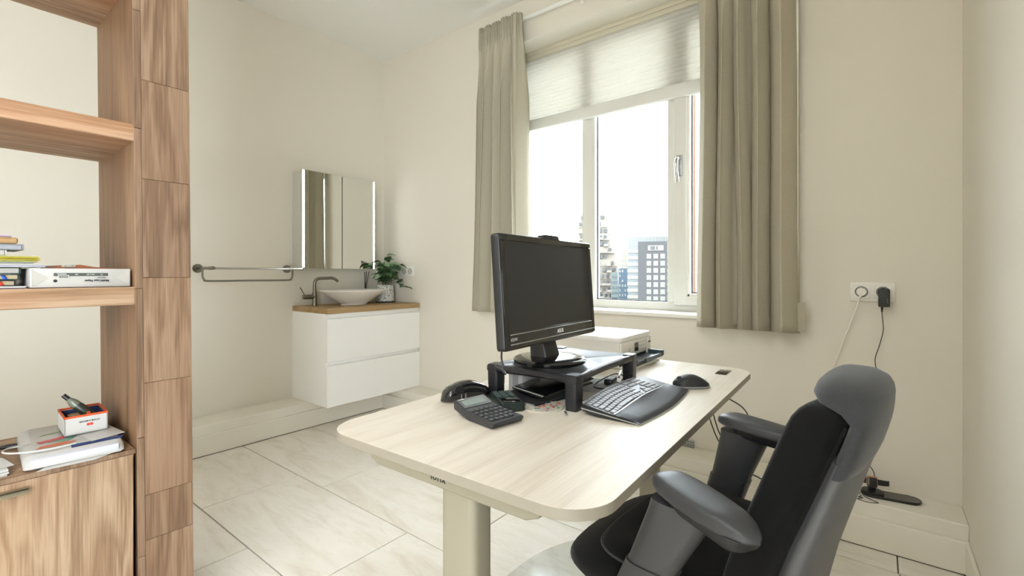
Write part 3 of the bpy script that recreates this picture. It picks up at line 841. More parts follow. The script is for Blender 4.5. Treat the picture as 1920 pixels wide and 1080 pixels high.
# mirror cabinet
mc = thing('mirror_cabinet', 'mirrored cabinet with two doors and glowing light strips above the basin', 'cabinet', (-3.237, 1.97, 1.093), worldspace=True)
MX = -3.169; MY0, MY1, MZ0, MZ1 = 1.670, 2.271, 1.093, 1.786
q = MB(); q.span((XL, MY0, MZ0), (MX - .022, MY1, MZ1), .001, 1); part('carcass', q, mat('pale_aluminium', '#cfcfca', .35, .3), mc, smooth=False)
ymid = 1.981
q = MB(); q.span((MX - .021, ymid - .006, MZ0), (MX - .0195, ymid + .006, MZ1)); part('door_gap_shade', q, 'seal', mc, smooth=False)  # dark strip painted in for the shade between the two doors
for y0, y1 in ((MY0 + .001, ymid - .003), (ymid + .003, MY1 - .001)):
    q = MB(); q.span((MX - .02, y0, MZ0), (MX, y1, MZ1)); dd = part('door', q, 'mirror', mc, smooth=False)
for y0, y1 in ((MY0 + .003, MY0 + .017), (MY1 - .017, MY1 - .003)):
    q = MB(); q.span((MX - .019, y0, MZ0 + .002), (MX + .0012, y1, MZ1 - .002), .0004, 1); part('light_strip', q, 'led', mc, label='glowing white light strip')

# towel rail
tr_ = thing('towel_rail', 'double dark steel towel rail on the wall left of the mirror cabinet', 'towel rail', (XL, 1.35, 1.088))
for yy in (1.076 - 1.35, 1.628 - 1.35):
    q = MB(); q.cyl((0, yy, 0), (.012, yy, 0), .027, 28); q.cyl((.012, yy, 0), (.016, yy, 0), .022, 28); part('rosette', q, 'steel', tr_)
    q = MB(); q.cyl((.016, yy, 0), (.25, yy, 0), .0085, 14); q.cyl((.20, yy, 0), (.252, yy, 0), .0108, 14); part('arm', q, 'steel', tr_)
q = MB(); q.cyl((.242, -.268, -.001), (.242, .29, -.001), .0075, 14); part('front_bar', q, 'chrome', tr_)
ya, yb = 1.076 - 1.35, 1.628 - 1.35
q = MB(); q.tube(spline([(.085, ya, -.004), (.085, ya, -.045), (.085, ya + .008, -.066), (.085, ya + .035, -.077), (.085, 0, -.077), (.085, yb - .035, -.077), (.085, yb - .008, -.066), (.085, yb, -.045), (.085, yb, -.004)], 6), .0058, 10); part('lower_bar', q, 'steel', tr_)


# ------------------------------------------------------------------ sockets
def socket(name, label, x0, z0, plugs=(), y=YB):
    s_ = thing(name, label, 'socket', (x0 + .0755, y, z0 + .0405))
    q = MB(); q.box((0, -.005, 0), (.151, .010, .081), .003, 2); part('frame', q, 'white_plastic', s_)
    for k, cx in enumerate((-.0355, .0355)):
        q = MB(); q.box((cx, -.0102, 0), (.056, .003, .056), .001, 1); ins = part('insert', q, 'white_gloss', s_)
        q = MB(); rg = []
        for r, yy in ((.0225, -.0118), (.0225, -.0132), (.0198, -.0132), (.0198, -.0118)):
            rg.append([(cx + r * math.cos(a * math.pi / 14), yy, r * math.sin(a * math.pi / 14)) for a in range(28)])
        q.loft(rg + [rg[0]], cap=False); part('ring', q, 'seal', ins, label='dark ring around the socket well')
        q = MB(); q.cyl((cx, -.0118, 0), (cx, -.0122, 0), .0198, 28); part('well', q, mat('socket_well', '#c9c5ba', .5), ins)
        if k not in plugs:
            q = MB(); q.cyl((cx - .0095, -.0122, 0), (cx - .0095, -.0126, 0), .0025, 10); q.cyl((cx + .0095, -.0122, 0), (cx + .0095, -.0126, 0), .0025, 10); part('pin_hole', q, 'seal', ins)
    return s_


socket('double_socket', 'white double socket on the window wall above the ledge charger', -.095, .939, plugs=(0, 1))
socket('double_socket', 'white double socket behind the potted plant in the vanity corner', -3.066, 1.034)
# white plug + cord
wp = thing('power_cable', 'white mains cable with round plug in the left socket of the pair', 'cable', (-.055, 2.446, .979), worldspace=True)
q = MB(); q.cyl((-.055, 2.4478, .979), (-.055, 2.418, .979), .0185, 24, .0155); q.cyl((-.055, 2.428, .968), (-.060, 2.420, .955), .007, 12, .004); part('plug', q, 'white_plastic', wp)
q = MB(); q.tube(spline([(-.060, 2.421, .957), (-.075, 2.432, .90), (-.11, 2.44, .79), (-.157, 2.442, .64), (-.22, 2.43, .46), (-.30, 2.38, .27), (-.38, 2.30, .182), (-.46, 2.235, .135), (-.52, 2.19, .09), (-.60, 2.12, .012), (-.78, 2.0, .008), (-.9, 1.97, .008)], 6), .0033, 8); part('cord', q, 'white_plastic', wp)
# black adapter + cord to charger
ad = thing('power_adapter', 'black plug-in power adapter with thin cord in the right socket', 'adapter', (.016, 2.446, .979), worldspace=True)
q = MB(); q.box((.019, 2.424, .957), (.037, .044, .072), .004, 3); q.cyl((.016, 2.4478, .979), (.016, 2.44, .979), .0185, 20); bq = part('body', q, mat('black_green_plastic', '#252a26', .45), ad)
q = MB(); q.text('12V 2A', .006, (.030, 2.4016, .945), (0, 0, 1), (-1, 0, 0), .0005); part('lettering', q, 'grey_print', bq)
q = MB(); q.cyl((.013, 2.424, .922), (.012, 2.426, .900), .0045, 10, .003); part('strain_relief', q, 'black', ad)
q = MB(); q.tube(spline([(.012, 2.426, .902), (.015, 2.436, .86), (.016, 2.44, .82), (.004, 2.44, .76), (-.010, 2.44, .70), (.0, 2.44, .64), (.016, 2.44, .585), (.018, 2.44, .50), (.0, 2.44, .38), (-.03, 2.44, .29), (-.028, 2.44, .262), (-.014, 2.44, .235), (-.012, 2.435, .20), (-.02, 2.425, .178), (-.035, 2.40, .176)], 6), .0017, 6); part('cord', q, 'black', ad)
# charger on ledge
ch = thing('wireless_charger', 'flat black oval wireless charging pad on the ledge under the socket', 'charger', (.038, 2.375, LZ), R(9))
q = MB(); po = rrect(-.096, .096, -.036, .036, .0355, 8)
q.loft([[(x * .97, y * .95, 0) for x, y in po], [(x, y, .004) for x, y in po], [(x, y, .009) for x, y in po], [(x * .985, y * .96, .0108) for x, y in po]]); part('pad', q, 'black_gloss', ch)
q = MB(); q.lathe([(.001, .0108), (.036, .0108), (.037, .013), (.036, .0175), (.03, .019), (.001, .019)], 30, (-.056, 0, 0)); part('raised_disc', q, 'black', ch)
q = MB(); q.box((-.058, .006, .034), (.026, .012, .032), .003, rot=(R(-10), 0, 0)); part('stand', q, 'black_gloss', ch)
q = MB(); q.tube(spline([(-.094, -.01, .006), (-.105, -.02, .003), (-.098, -.040, .0025), (-.110, -.055, .0025), (-.096, -.062, .0045), (-.105, -.066, .0025), (-.115, -.079, .0025), (-.083, -.092, .0025), (-.055, -.083, .0025), (-.052, -.078, .0025), (-.075, -.055, .0025), (-.088, -.038, .003), (-.094, -.02, .005)], 6), .0013, 6); part('loose_cord', q, 'black', ch)
wa = thing('smartwatch', 'black smartwatch with a rose gold case propped on the charging pad', 'watch', (-.020, 2.366, LZ + .0195), R(9))
q = MB(); q.box((0, -.004, .034), (.036, .011, .040), .006, 3, rot=(R(-12), 0, 0)); part('case', q, mat('rose_gold', '#b98566', .3, .9), wa)
q = MB(); q.box((0, -.0092, .0335), (.031, .003, .0355), .004, 3, rot=(R(-12), 0, 0)); part('face', q, 'black_gloss', wa)
for sx in (-1, 1):
    q = MB(); q.loft([[(sx * (.017 + .042 * u), .003 + .016 * u * u, .021 - .003 * u), (sx * (.017 + .042 * u), .003 + .016 * u * u + .003, .021 - .003 * u), (sx * (.017 + .042 * u), .003 + .016 * u * u + .003, .044 - .006 * u), (sx * (.017 + .042 * u), .003 + .016 * u * u, .044 - .006 * u)] for u in (0, .25, .5, .75, 1)]); part('strap', q, 'black_matte', wa)
# perforated strap on the ledge
ps = thing('perforated_bracket', 'galvanised perforated metal strip standing on the ledge against the wall', 'bracket', (-.83, 2.44, LZ + .0005))
q = MB(); q.box((0, .008, .0165), (.19, .0015, .033)); q.box((0, -.001, .001), (.19, .02, .0015)); part('strip', q, 'silver', ps, smooth=False)
q = MB()
for i in range(15):
    for zz in (.010, .023): q.cyl((-.088 + i * .0125, .0072, zz), (-.088 + i * .0125, .0068, zz), .0032, 8)
part('holes', q, 'seal', ps, kind='stuff')

# ================================================================== DESK
DZ = .70
dk = thing('desk', 'pale oak sit-stand desk with rounded corners and cream metal legs', 'desk', (-.6855, 1.246, 0), R(1.6))
q = MB(); po = rrect(-.344, .344, -.6575, .6575, .085, 10)
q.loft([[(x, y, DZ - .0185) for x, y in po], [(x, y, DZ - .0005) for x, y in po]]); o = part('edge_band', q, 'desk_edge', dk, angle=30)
q = MB(); q.loft([[(x * .9985, y * .9992, DZ - .0025) for x, y in po], [(x * .9985, y * .9992, DZ) for x, y in po]]); part('desktop', q, 'laminate', dk, angle=30)
for sy, lx in ((-1, .036), (1, -.030)):
    yl = sy * .600 + (.018 if sy < 0 else 0)
    q = MB(); pf = [(-.232, DZ - .019), (-.228, DZ - .036), (-.215, DZ - .051), (-.19, DZ - .062), (.20, DZ - .062), (.225, DZ - .052), (.24, DZ - .036), (.245, DZ - .019)]
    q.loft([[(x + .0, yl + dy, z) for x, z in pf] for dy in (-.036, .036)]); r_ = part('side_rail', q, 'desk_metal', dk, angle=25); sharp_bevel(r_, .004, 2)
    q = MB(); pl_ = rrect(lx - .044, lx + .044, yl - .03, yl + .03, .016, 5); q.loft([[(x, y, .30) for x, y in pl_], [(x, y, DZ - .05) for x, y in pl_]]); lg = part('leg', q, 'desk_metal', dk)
    q = MB(); pl_ = rrect(lx - .038, lx + .038, yl - .025, yl + .025, .014, 5); q.loft([[(x, y, .04) for x, y in pl_], [(x, y, .31) for x, y in pl_]]); part('inner_tube', q, 'desk_metal', lg)
    q = MB(); q.box((.0, yl, .022), (.60, .07, .036), .008, 3)
    for fx in (-.27, .27): q.cyl((fx, yl, .0), (fx, yl, .006), .018, 14)
    part('foot', q, 'desk_metal', dk)
    if sy < 0:
        q = MB(); q.text('YOYYA', .0125, (-.007, yl - .0366, DZ - .0445), (1, 0, 0), (0, 0, 1), .001, bold=.0003); part('lettering', q, 'black_print', r_, label='black maker lettering half hidden under the desk edge')
q = MB(); q.box((-.03, 0, DZ - .036), (.09, 1.13, .03), .004); part('cross_beam', q, 'desk_metal', dk)
q = MB(); q.box((.055, .2, DZ - .037), (.07, .26, .032), .004); part('control_box', q, 'black_matte', dk)
q = MB(); q.box((.262, .540, DZ + .0012), (.037, .085, .0035), .001); cp = part('control_panel', q, 'black_gloss', dk, label='small dark control panel let into the corner')
q = MB()
for yy in (.515, .565): q.text('^', .012, (.258, yy, DZ + .0032), (0, 1, 0), (-1, 0, 0), .0004)
part('symbol', q, 'grey_print', cp)
# thin cables hanging under the desk
q = MB(); q.tube(spline([(-.66, 1.02, DZ - .05), (-.665, 1.01, .60), (-.672, .985, .53), (-.655, .985, .515), (-.60, 1.01, .52), (-.55, 1.03, .545), (-.52, 1.05, .58), (-.51, 1.06, DZ - .05)], 6), .0019, 6)
q.tube(spline([(-.505, 1.06, DZ - .05), (-.53, 1.045, .565), (-.60, 1.0, .50), (-.68, .95, .45)], 6), .0012, 6); solo('desk_cable', q, 'black', 'thin black cable hanging in a loop behind the front desk leg', 'cable')
q = MB(); q.tube(spline([(-.42, 1.55, DZ - .02), (-.415, 1.58, .60), (-.40, 1.62, .52), (-.365, 1.66, .47), (-.325, 1.66, .49), (-.31, 1.62, .56), (-.32, 1.56, .64), (-.37, 1.53, DZ - .02)], 6), .0019, 6); solo('desk_cable', q, 'black', 'black cable hanging in a U-shaped loop under the desk by the far armrest', 'cable')
q = MB(); q.tube(spline([(-.46, 1.62, DZ - .02), (-.455, 1.68, .56), (-.43, 1.74, .45), (-.38, 1.80, .37), (-.32, 1.84, .33), (-.25, 1.86, .29), (-.19, 1.92, .16), (-.18, 2.05, .05), (-.2, 2.1, .006), (-.3, 2.1, .006)], 6), .0022, 6); solo('desk_cable', q, 'black', 'black cable sloping down behind the far armrest to the floor', 'cable')

# ------------------------------------------------------------------ monitor riser + monitor
RT = .792
ri = thing('monitor_riser', 'black plastic monitor stand with four block legs on the desk', 'monitor stand', (-.7605, 1.246, DZ), R(2.3))
hx, hy = .146, .211


def riser_top(inset, z, dip):
    pts = []
    n_ = 14
    for (ax_, ay_), (bx2, by2) in (((hx, -hy), (hx, hy)), ((hx, hy), (-hx, hy)), ((-hx, hy), (-hx, -hy)), ((-hx, -hy), (hx, -hy))):
        for k in range(n_):
            u = k / n_; x = ax_ + (bx2 - ax_) * u; y = ay_ + (by2 - ay_) * u
            d = dip * max(0, math.sin(math.pi * (u - .12) / .76)) ** .8 if .12 < u < .88 else 0
            nx, ny = (by2 - ay_), -(bx2 - ax_); l_ = math.hypot(nx, ny)
            pts.append((x - nx / l_ * (d + inset), y - ny / l_ * (d + inset), z))
    return pts


h0 = RT - DZ
q = MB(); q.loft([riser_top(.006, h0 - .022, .010), riser_top(0, h0 - .016, .010), riser_top(0, h0 - .005, .012), riser_top(.003, h0 - .0015, .016), riser_top(.010, h0 - .0005, .020), riser_top(.013, h0 - .0025, .022)])
part('top_plate', q, 'riser', ri, angle=50)
for sx in (-1, 1):
    for sy in (-1, 1):
        cx, cy = sx * (hx - .018), sy * (hy - .021)
        q = MB(); pz = rrect(cx - .0175, cx + .0175, cy - .0205, cy + .0205, .006, 3)
        def sc(k): return [(cx + (x - cx) * k, cy + (y - cy) * k) for x, y in pz]
        zz = ((0, .93), (.002, .97), (.030, .985), (.0305, .955), (.032, .955), (.0325, 1.0), (h0 - .021, 1.03))
        q.loft([[(x, y, z) for x, y in sc(k)] for z, k in zz]); part('leg', q, 'riser', ri, angle=30)
        q = MB(); q.loft([[(x, y, z) for x, y in sc(k)] for z, k in ((h0 - .0205, 1.05), (h0 - .001, 1.05), (h0 + .001, .9))]); part('corner_cap', q, 'riser', ri, angle=30)
mo = thing('monitor', 'black widescreen computer monitor tilted back on the monitor stand', 'monitor', (-.768, 1.163, RT + .0012), R(2.3))
q = MB(); q.lathe([(.001, 0), (.100, 0), (.107, .004), (.108, .010), (.104, .0145), (.096, .0165), (.06, .019), (.001, .021)], 56); part('stand_base', q, 'black_gloss', mo)
q = MB()
q.loft([[(x, y, z) for x, y in rrect(x0, x1, -w_, w_, .008, 3)] for z, x0, x1, w_ in ((.016, -.045, .015, .040), (.05, -.05, .005, .036), (.10, -.055, -.01, .036), (.17, -.06, -.022, .036))]); part('stand_neck', q, 'black', mo)
PW, PHh = .2535, .300
tiltm = Matrix.Translation((.022, -.008, .066)) @ Euler((0, R(-4.0), 0)).to_matrix().to_4x4()


def tilted(q): bmesh.ops.transform(q.bm, matrix=tiltm, verts=q.bm.verts); return q


q = MB(); ow = rrect(-PW, PW, 0, PHh, .010, 4)
q.loft([[(-.042 + .0, y * .62, z * .7 + .04) for y, z in ow], [(-.034, y * .9, z * .94 + .008) for y, z in ow], [(-.018, y, z) for y, z in ow], [(.003, y, z) for y, z in ow], [(.006, y * .992, .0015 + z * .99) for y, z in ow]])
bz = part('housing', tilted(q), 'black', mo)
sb0, sb1 = .046, PHh - .019
q = MB()      # raised bezel frame
for y0, y1, z0, z1 in ((-PW + .003, PW - .003, sb1, PHh - .003), (-PW + .003, -PW + .020, .004, sb1), (PW - .020, PW - .003, .004, sb1), (-PW + .02, PW - .02, .004, sb0)):
    q.span((.0055, y0, z0), (.0095, y1, z1), .0012, 1)
part('bezel', tilted(q), 'black_gloss', mo)
q = MB(); q.span((.004, -PW + .018, sb0 - .002), (.0068, PW - .018, sb1 + .002)); part('screen', tilted(q), 'screen', mo, smooth=False)
for z0 in (.0135, .0385):
    q = MB(); q.span((.009, -PW + .022, z0), (.0108, PW - (.008 if z0 < .02 else .026), z0 + .003), .001, 1); part('silver_strip', tilted(q), 'silver', mo)
q = MB(); q.text('ASUS', .0155, (.0098, .02, .0275), (0, 1, 0), (0, 0, 1), .0008, bold=.0004); part('lettering', tilted(q), 'white_print', mo, label='pale maker lettering')
q = MB(); q.text('HDMI', .0115, (.0098, -.215, .027), (0, 1, 0), (0, 0, 1), .0008, bold=.0002); part('lettering', tilted(q), 'grey_print', mo)
q = MB()
for k in range(5): q.span((.0094, .165 + k * .014, .0265), (.0099, .169 + k * .014, .0278))
part('button_marks', tilted(q), 'grey_print', mo)
q = MB(); q.loft([[(x, y, z) for x, y in ((-.012, -w2), (.0095, -w2), (.0095, w2), (-.012, w2))] for z, w2 in ((PHh - .006, .046), (PHh + .006, .042), (PHh + .0085, .036))]); wc = part('webcam', tilted(q), 'black', mo)
q = MB(); q.tube([Vector((.0095, 0, PHh + .001)), Vector((.0105, 0, PHh + .001))], .0028, 12); part('lens', tilted(q), 'black_gloss', wc)
q = MB(); q.tube(spline([(-.015, -.215, .072), (-.012, -.222, .045), (-.004, -.228, .03), (-.001, -.229, .012), (.004, -.226, .0035), (-.03, -.19, .0025), (-.09, -.15, .003)], 6), .0026, 8); part('cable', q, 'black', mo)

# ------------------------------------------------------------------ printer
pn = thing('printer', 'white inkjet printer at the far corner of the desk with its tray out', 'printer', (-.900, 1.752, DZ), R(0.6))
q = MB(); bd = rrect(-.148, .146, -.150, .150, .012, 4)
q.loft([[(x, y, .006) for x, y in bd], [(x, y, .098) for x, y in bd]]); o = part('body', q, 'white_plastic', pn)
q = MB(); ld = rrect(-.15, .152, -.154, .154, .022, 6)
q.loft([[(x * .99, y * .99, .0985) for x, y in ld], [(x, y, .103) for x, y in ld], [(x, y, .112) for x, y in ld], [(x * .985, y * .985, .1165) for x, y in ld]]); part('scanner_lid', q, 'white_gloss', pn)
q = MB(); q.span((.144, -.145, .040), (.153, .110, .0975), .004, 2); cpn = part('control_panel', q, 'white_plastic', pn)
q = MB(); q.span((.144, .1115, .012), (.152, .149, .0975), .004, 2); br = part('side_cover', q, 'white_plastic', pn)
q = MB(); q.span((.1525, -.026, .052), (.1538, .012, .086), .0005, 1); part('display', q, 'black_gloss', cpn)
q = MB()
for rr_, cc in ((.0075, (-.075, .064)), ):
    rg = [[(xx, cc[0] + r * math.cos(a * math.pi / 10), cc[1] + r * math.sin(a * math.pi / 10)) for a in range(20)] for xx, r in ((.1532, rr_), (.1536, rr_), (.1536, rr_ - .0012), (.1532, rr_ - .0012))]
    q.loft(rg, cap=False)
for i in range(4):
    for j in range(3): q.span((.1528, .026 + i * .019, .052 + j * .015), (.1534, .031 + i * .019, .056 + j * .015))
part('buttons', q, 'grey_print', cpn, kind='stuff')
q = MB(); q.text('EPSON', .0085, (.1524, .131, .074), (0, 1, 0), (0, 0, 1), .0006, bold=.0002); part('lettering', q, 'black_print', br)
q = MB(); q.span((.1518, .128, .05), (.1525, .133, .053)); q.span((.1518, .128, .038), (.1525, .133, .041)); part('status_marks', q, 'grey_print', br)
q = MB(); q.span((.10, -.145, .010), (.1465, .108, .0385)); part('tray_slot', q, 'black', pn, smooth=False)
q = MB(); q.span((.05, -.142, .0), (.195, .135, .010), .003, 2); part('base_tray', q, 'white_plastic', pn)
q = MB(); q.span((.10, -.12, .026), (.205, .122, .030), .001, 1); q.span((.10, -.128, .024), (.207, -.118, .038), .002, 1); q.span((.10, .115, .024), (.215, .128, .045), .002, 1); q.span((.203, -.05, .02), (.212, .128, .035), .002, 1); q.span((.11, -.09, .010), (.19, -.06, .026)); part('output_tray', q, mat('slate_tray_plastic', '#3f4a50', .3), pn)

# ------------------------------------------------------------------ keyboard + mouse
kb = thing('keyboard', 'black wave keyboard with grey keys and a padded palm rest on the desk', 'keyboard', (-.440, 1.241, DZ), R(1.8))
# local: x towards the user (0 = front edge), y along the keys from -.2 to .2


def kz(x, y):      # top surface of the key deck
    return .0085 + (-x) * .145 + .0035 * math.cos(y * 16)


def front(y): return .016 * (1 - (abs(y) / .2) ** 1.8) - .004


def back(y): return -.163 - .008 * math.cos(y * 15)


q = MB(); NY = 24; rings = []
for i in range(NY + 1):
    y = -.2 + .4 * i / NY; xf, xb = front(y) - .001, back(y)
    ex = 0.0
    rings.append([(xf, y, .0012), (xf, y, .005), (-.066, y, kz(-.066, y) - .0005), (-.10, y, kz(-.10, y)), (xb + .006, y, kz(xb, y)), (xb, y, kz(xb, y) - .006), (xb + .004, y, .010), (-.12, y, .003)])
q.loft(rings); part('body', q, 'black', kb)
q = MB(); rings = []
for i in range(NY + 1):
    y = -.2005 + .401 * i / NY; xf, xb = front(y), back(y)
    rings.append([(xf + .001, y, .0008), (xf + .001, y, .0032), (xb - .001, y, kz(xb, y) - .010), (xb - .001, y, kz(xb, y) - .0125)])
q.loft(rings); part('silver_edge', q, mat('light_grey_edge', '#a8a9a6', .4), kb)
q = MB(); rings = []
for i in range(NY + 1):
    y = -.1985 + .397 * i / NY; xf = front(y); e = max(0, abs(y) - .185) / .0135
    d = .004 * e * e
    rings.append([(xf - .0005, y, .004), (xf - .006, y, .0085 - d), (xf - .018, y, .0125 - d), (-.045, y, .0165 - d), (-.062, y, kz(-.062, y) + .0035 - d), (-.0655, y, kz(-.0655, y) + .0005), (-.0655, y, .005)])
q.loft(rings); part('palm_rest', q, 'palm', kb)
q = MB(); rings = [[(-.0665, -.198 + .396 * i / NY, kz(-.0665, -.198 + .396 * i / NY) + .0002), (-.0665, -.198 + .396 * i / NY, kz(-.0665, -.198 + .396 * i / NY) + .0012), (-.0695, -.198 + .396 * i / NY, kz(-.0695, -.198 + .396 * i / NY) + .0012), (-.0695, -.198 + .396 * i / NY, kz(-.0695, -.198 + .396 * i / NY) + .0002)] for i in range(NY + 1)]
q.loft(rings); part('grey_strip', q, 'silver', kb)
kmesh = {}


def key_mesh(dx_, dy_):
    k = (round(dx_, 4), round(dy_, 4))
    if k not in kmesh:
        q = MB(); q.loft([[(x, y, 0) for x, y in rrect(-k[0] / 2, k[0] / 2, -k[1] / 2, k[1] / 2, .0016, 1)], [(x, y, .0022) for x, y in rrect(-k[0] / 2 + .0004, k[0] / 2 - .0004, -k[1] / 2 + .0004, k[1] / 2 - .0004, .0016, 1)],
                          [(x, y, .0030) for x, y in rrect(-k[0] / 2 + .0012, k[0] / 2 - .0012, -k[1] / 2 + .0012, k[1] / 2 - .0012, .0016, 1)]])
        kmesh[k] = q.mesh('key', 'key', True, 30)
    return kmesh[k]


def put_key(x, y, dx_, dy_):
    o = part('key', key_mesh(dx_, dy_), None, kb); z = kz(x, y)
    o.location = (x, y, z - .0004); o.rotation_euler = (math.atan((kz(x, y + .001) - kz(x, y - .001)) / .002), math.atan(.145), 0)


pitch = .0157; g = .0022; y0k = -.192
ROWX = [-.0765, -.0922, -.1079, -.1236, -.1393, -.1535]
ROWS = [[1.4, 1.1, 1.1, 5.4, 1.1, 1.1, 1.1, 1.4], [1.3, 1] + [1] * 9 + [2.4], [1.75] + [1] * 11 + [.95 + .0], [1.5] + [1] * 12 + [.2], [1] + [1] * 12 + [.7], [.9] * 15]
tot = 13.7
for ri_, row in enumerate(ROWS):
    row = [r for r in row if r > .3]; sc_ = tot / sum(row); y = y0k
    wave = lambda yy: .0045 * math.cos((yy + .09) * 26) if ri_ < 5 else .003 * math.cos((yy + .09) * 26)
    for r in row:
        wd = r * sc_ * pitch; yc_ = y + wd / 2
        put_key(ROWX[ri_] - wave(yc_) * .6 - .002, yc_, (.0157 if ri_ < 5 else .0115) - g, wd - g); y += wd
yn = y0k + tot * pitch + .010
for ri_ in range(6):      # editing block, arrows and number block
    for c_ in range(3):
        if ri_ == 2 or (ri_ == 1 and c_ != 1): continue
        put_key(ROWX[ri_] - .002, yn + (c_ + .5) * pitch, (.0157 if ri_ < 5 else .0115) - g, pitch - g)
    for c_ in range(4):
        if ri_ == 0 and c_ == 1: continue
        yy = yn + .054 + (c_ + .5) * pitch * .97; ww = pitch * .97 - g
        if ri_ == 0 and c_ == 0: yy += pitch * .485; ww += pitch * .97
        put_key(ROWX[ri_] - .002, yy, (.0157 if ri_ < 5 else .0115) - g, ww)

ms = thing('mouse', 'black computer mouse with grey base right of the keyboard', 'mouse', (-.462, 1.500, DZ), R(38))
q = MB(); rings = []
for i in range(15):
    u = i / 14; x = -.056 + .112 * u; wy = .034 * (max(.02, 1 - abs(2 * u - 1) ** 3.2)) ** .5; hz = .004 + .034 * max(0, math.sin(math.pi * (u * .86 + .09)) ) ** .9
    rings.append([(x, wy * math.cos(a * math.pi / 11) * (1.05 if math.cos(a * math.pi / 11) > 0 else .95), .006 + (hz - .004) * math.sin(a * math.pi / 11) ** .85) for a in range(12)])
q.loft(rings); part('shell', q, 'black_matte', ms, angle=70)
q = MB(); rings = []
for zz, k in ((.0012, .93), (.0035, 1.0), (.0065, 1.02), (.0075, .99)):
    rings.append([((-.056 + .112 * .5) + .0565 * k * math.copysign(abs(math.cos(a * math.pi / 20)) ** .8, math.cos(a * math.pi / 20)), .0345 * k * math.copysign(abs(math.sin(a * math.pi / 20)) ** .8, math.sin(a * math.pi / 20)), zz) for a in range(40)])
q.loft(rings); part('base', q, mat('mouse_grey', '#8e8f90', .35), ms)
q = MB(); q.cyl((-.036, -.0035, .026), (-.036, .0035, .026), .0085, 18); part('scroll_wheel', q, 'dark_grey', ms)
q = MB(); q.text('logi', .008, (.046, .0, .0235), (0, 1, 0), (-.75, 0, .66), .0006); part('lettering', q, 'grey_print', ms)

# ------------------------------------------------------------------ small things left on the desk
ca = thing('calculator', 'dark grey desk calculator with a tilted display and rows of keys', 'calculator', (-.752, .866, DZ), R(-10))
# local: x from display end (-) to key end (+), y across
q = MB(); pf = [(-.078, .016), (-.080, .034), (-.074, .037), (-.035, .024), (.02, .018), (.074, .0165), (.078, .013), (.07, .002), (-.02, .0015)]
q.loft([[(x, y, z) for x, z in pf] for y in (-.047, -.045, .045, .047)]); o = part('body', q, 'dark_grey', ca, angle=25); sharp_bevel(o, .0015, 2)
q = MB(); q.loft([[(-.0735, -.043, .0375), (-.0735, .043, .0375), (-.037, .043, .0252), (-.037, -.043, .0252)], [(-.0735, -.043, .0383), (-.0735, .043, .0383), (-.037, .043, .026), (-.037, -.043, .026)]]); dp = part('display_panel', q, mat('dark_silver_panel', '#77787b', .3, .5), ca, smooth=False)
q = MB(); q.loft([[(-.064, -.036, .0353), (-.064, .030, .0353), (-.043, .030, .0282), (-.043, -.036, .0282)], [(-.064, -.036, .0361), (-.064, .030, .0361), (-.043, .030, .029), (-.043, -.036, .029)]]); part('display', q, 'lcd', dp, smooth=False)
q = MB(); q.span((-.0715, -.038, .0378), (-.067, -.022, .0384)); part('solar_cell', q, 'white_print', dp, smooth=False)
cm = {}
for i in range(5):
    for j in range(6):
        x = -.016 + i * .0185; y = -.0375 + j * .015
        if i == 4 and j == 5: continue
        if 'c' not in cm:
            t_ = MB(); t_.box((0, 0, .0018), (.0125, .0115, .0042), .0012, 1); cm['c'] = t_.mesh('key', 'key_dark', True, 30)
        z = .0225 - .0045 * min(1, max(0, (x + .03) / .06)); o = part('key', cm['c'], None, ca); o.location = (x, y, z - .0012); o.rotation_euler = (0, R(3), 0)
c2 = thing('pin_terminal', 'small dark green keypad device lying behind the calculator under the riser edge', 'keypad', (-.790, .985, DZ), R(-35))
q = MB(); q.loft([[(x * k, y * k, z) for x, y in rrect(-.068, .068, -.032, .032, .008, 3)] for z, k in ((0, .95), (.004, 1), (.020, .98), (.023, .93))]); part('body', q, mat('dark_green_plastic', '#1c2a28', .35), c2)
q = MB(); t2 = None
for i in range(4):
    for j in range(3):
        if t2 is None:
            t2 = MB(); t2.box((0, 0, .0015), (.010, .013, .004), .001, 1); t2 = t2.mesh('key', mat('grey_green_key', '#4c5a58', .4), True, 30)
        o = part('key', t2, None, c2); o.location = (-.052 + i * .0145, -.018 + j * .018, .0225)
q.bm.free()
q = MB(); q.box((.035, 0, .0235), (.046, .044, .003), .001); part('screen', q, 'black_gloss', c2)
ph = thing('telephone', 'glossy black telephone handset lying left of the monitor stand', 'telephone', (-.917, .962, DZ), R(64))
q = MB(); rings = []
for i in range(17):
    u = i / 16; x = -.074 + .148 * u; wy = .027 + .006 * abs(2 * u - 1) ** 2; wy *= min(1, (1 - abs(2 * u - 1) ** 7 + .10)); zt_ = .024 + .030 * math.sin(math.pi * u) ** .9; zb_ = .003
    k_ = min(1, (1 - abs(2 * u - 1) ** 8) + .25); zt_ = zb_ + (zt_ - zb_) * k_
    rings.append([(x, wy * math.copysign(abs(math.cos(a * math.pi / 9)) ** .7, math.cos(a * math.pi / 9)), (zt_ + zb_) / 2 + (zt_ - zb_) / 2 * math.copysign(abs(math.sin(a * math.pi / 9)) ** .7, math.sin(a * math.pi / 9))) for a in range(18)])
q.loft(rings); part('handset', q, 'black_gloss', ph, angle=60)
q = MB(); q.cyl((-.03, -.024, .036), (-.03, -.030, .036), .013, 20); part('speaker_disc', q, 'black', ph)
for k in range(2):
    q = MB(); q.box((-.024 + k * .012, -.028, .014), (.004, .003, .020), .001); part('contact', q, 'silver', ph)
co = thing('picture_coaster', 'round coaster with small colourful pictures beside the keypad device', 'coaster', (-.708, 1.035, DZ), 0)
q = MB(); q.lathe([(.001, .0), (.059, 0), (.060, .0015), (.059, .003), (.001, .003)], 40); part('disc', q, mat('pale_card', '#c6c3b4', .5), co)
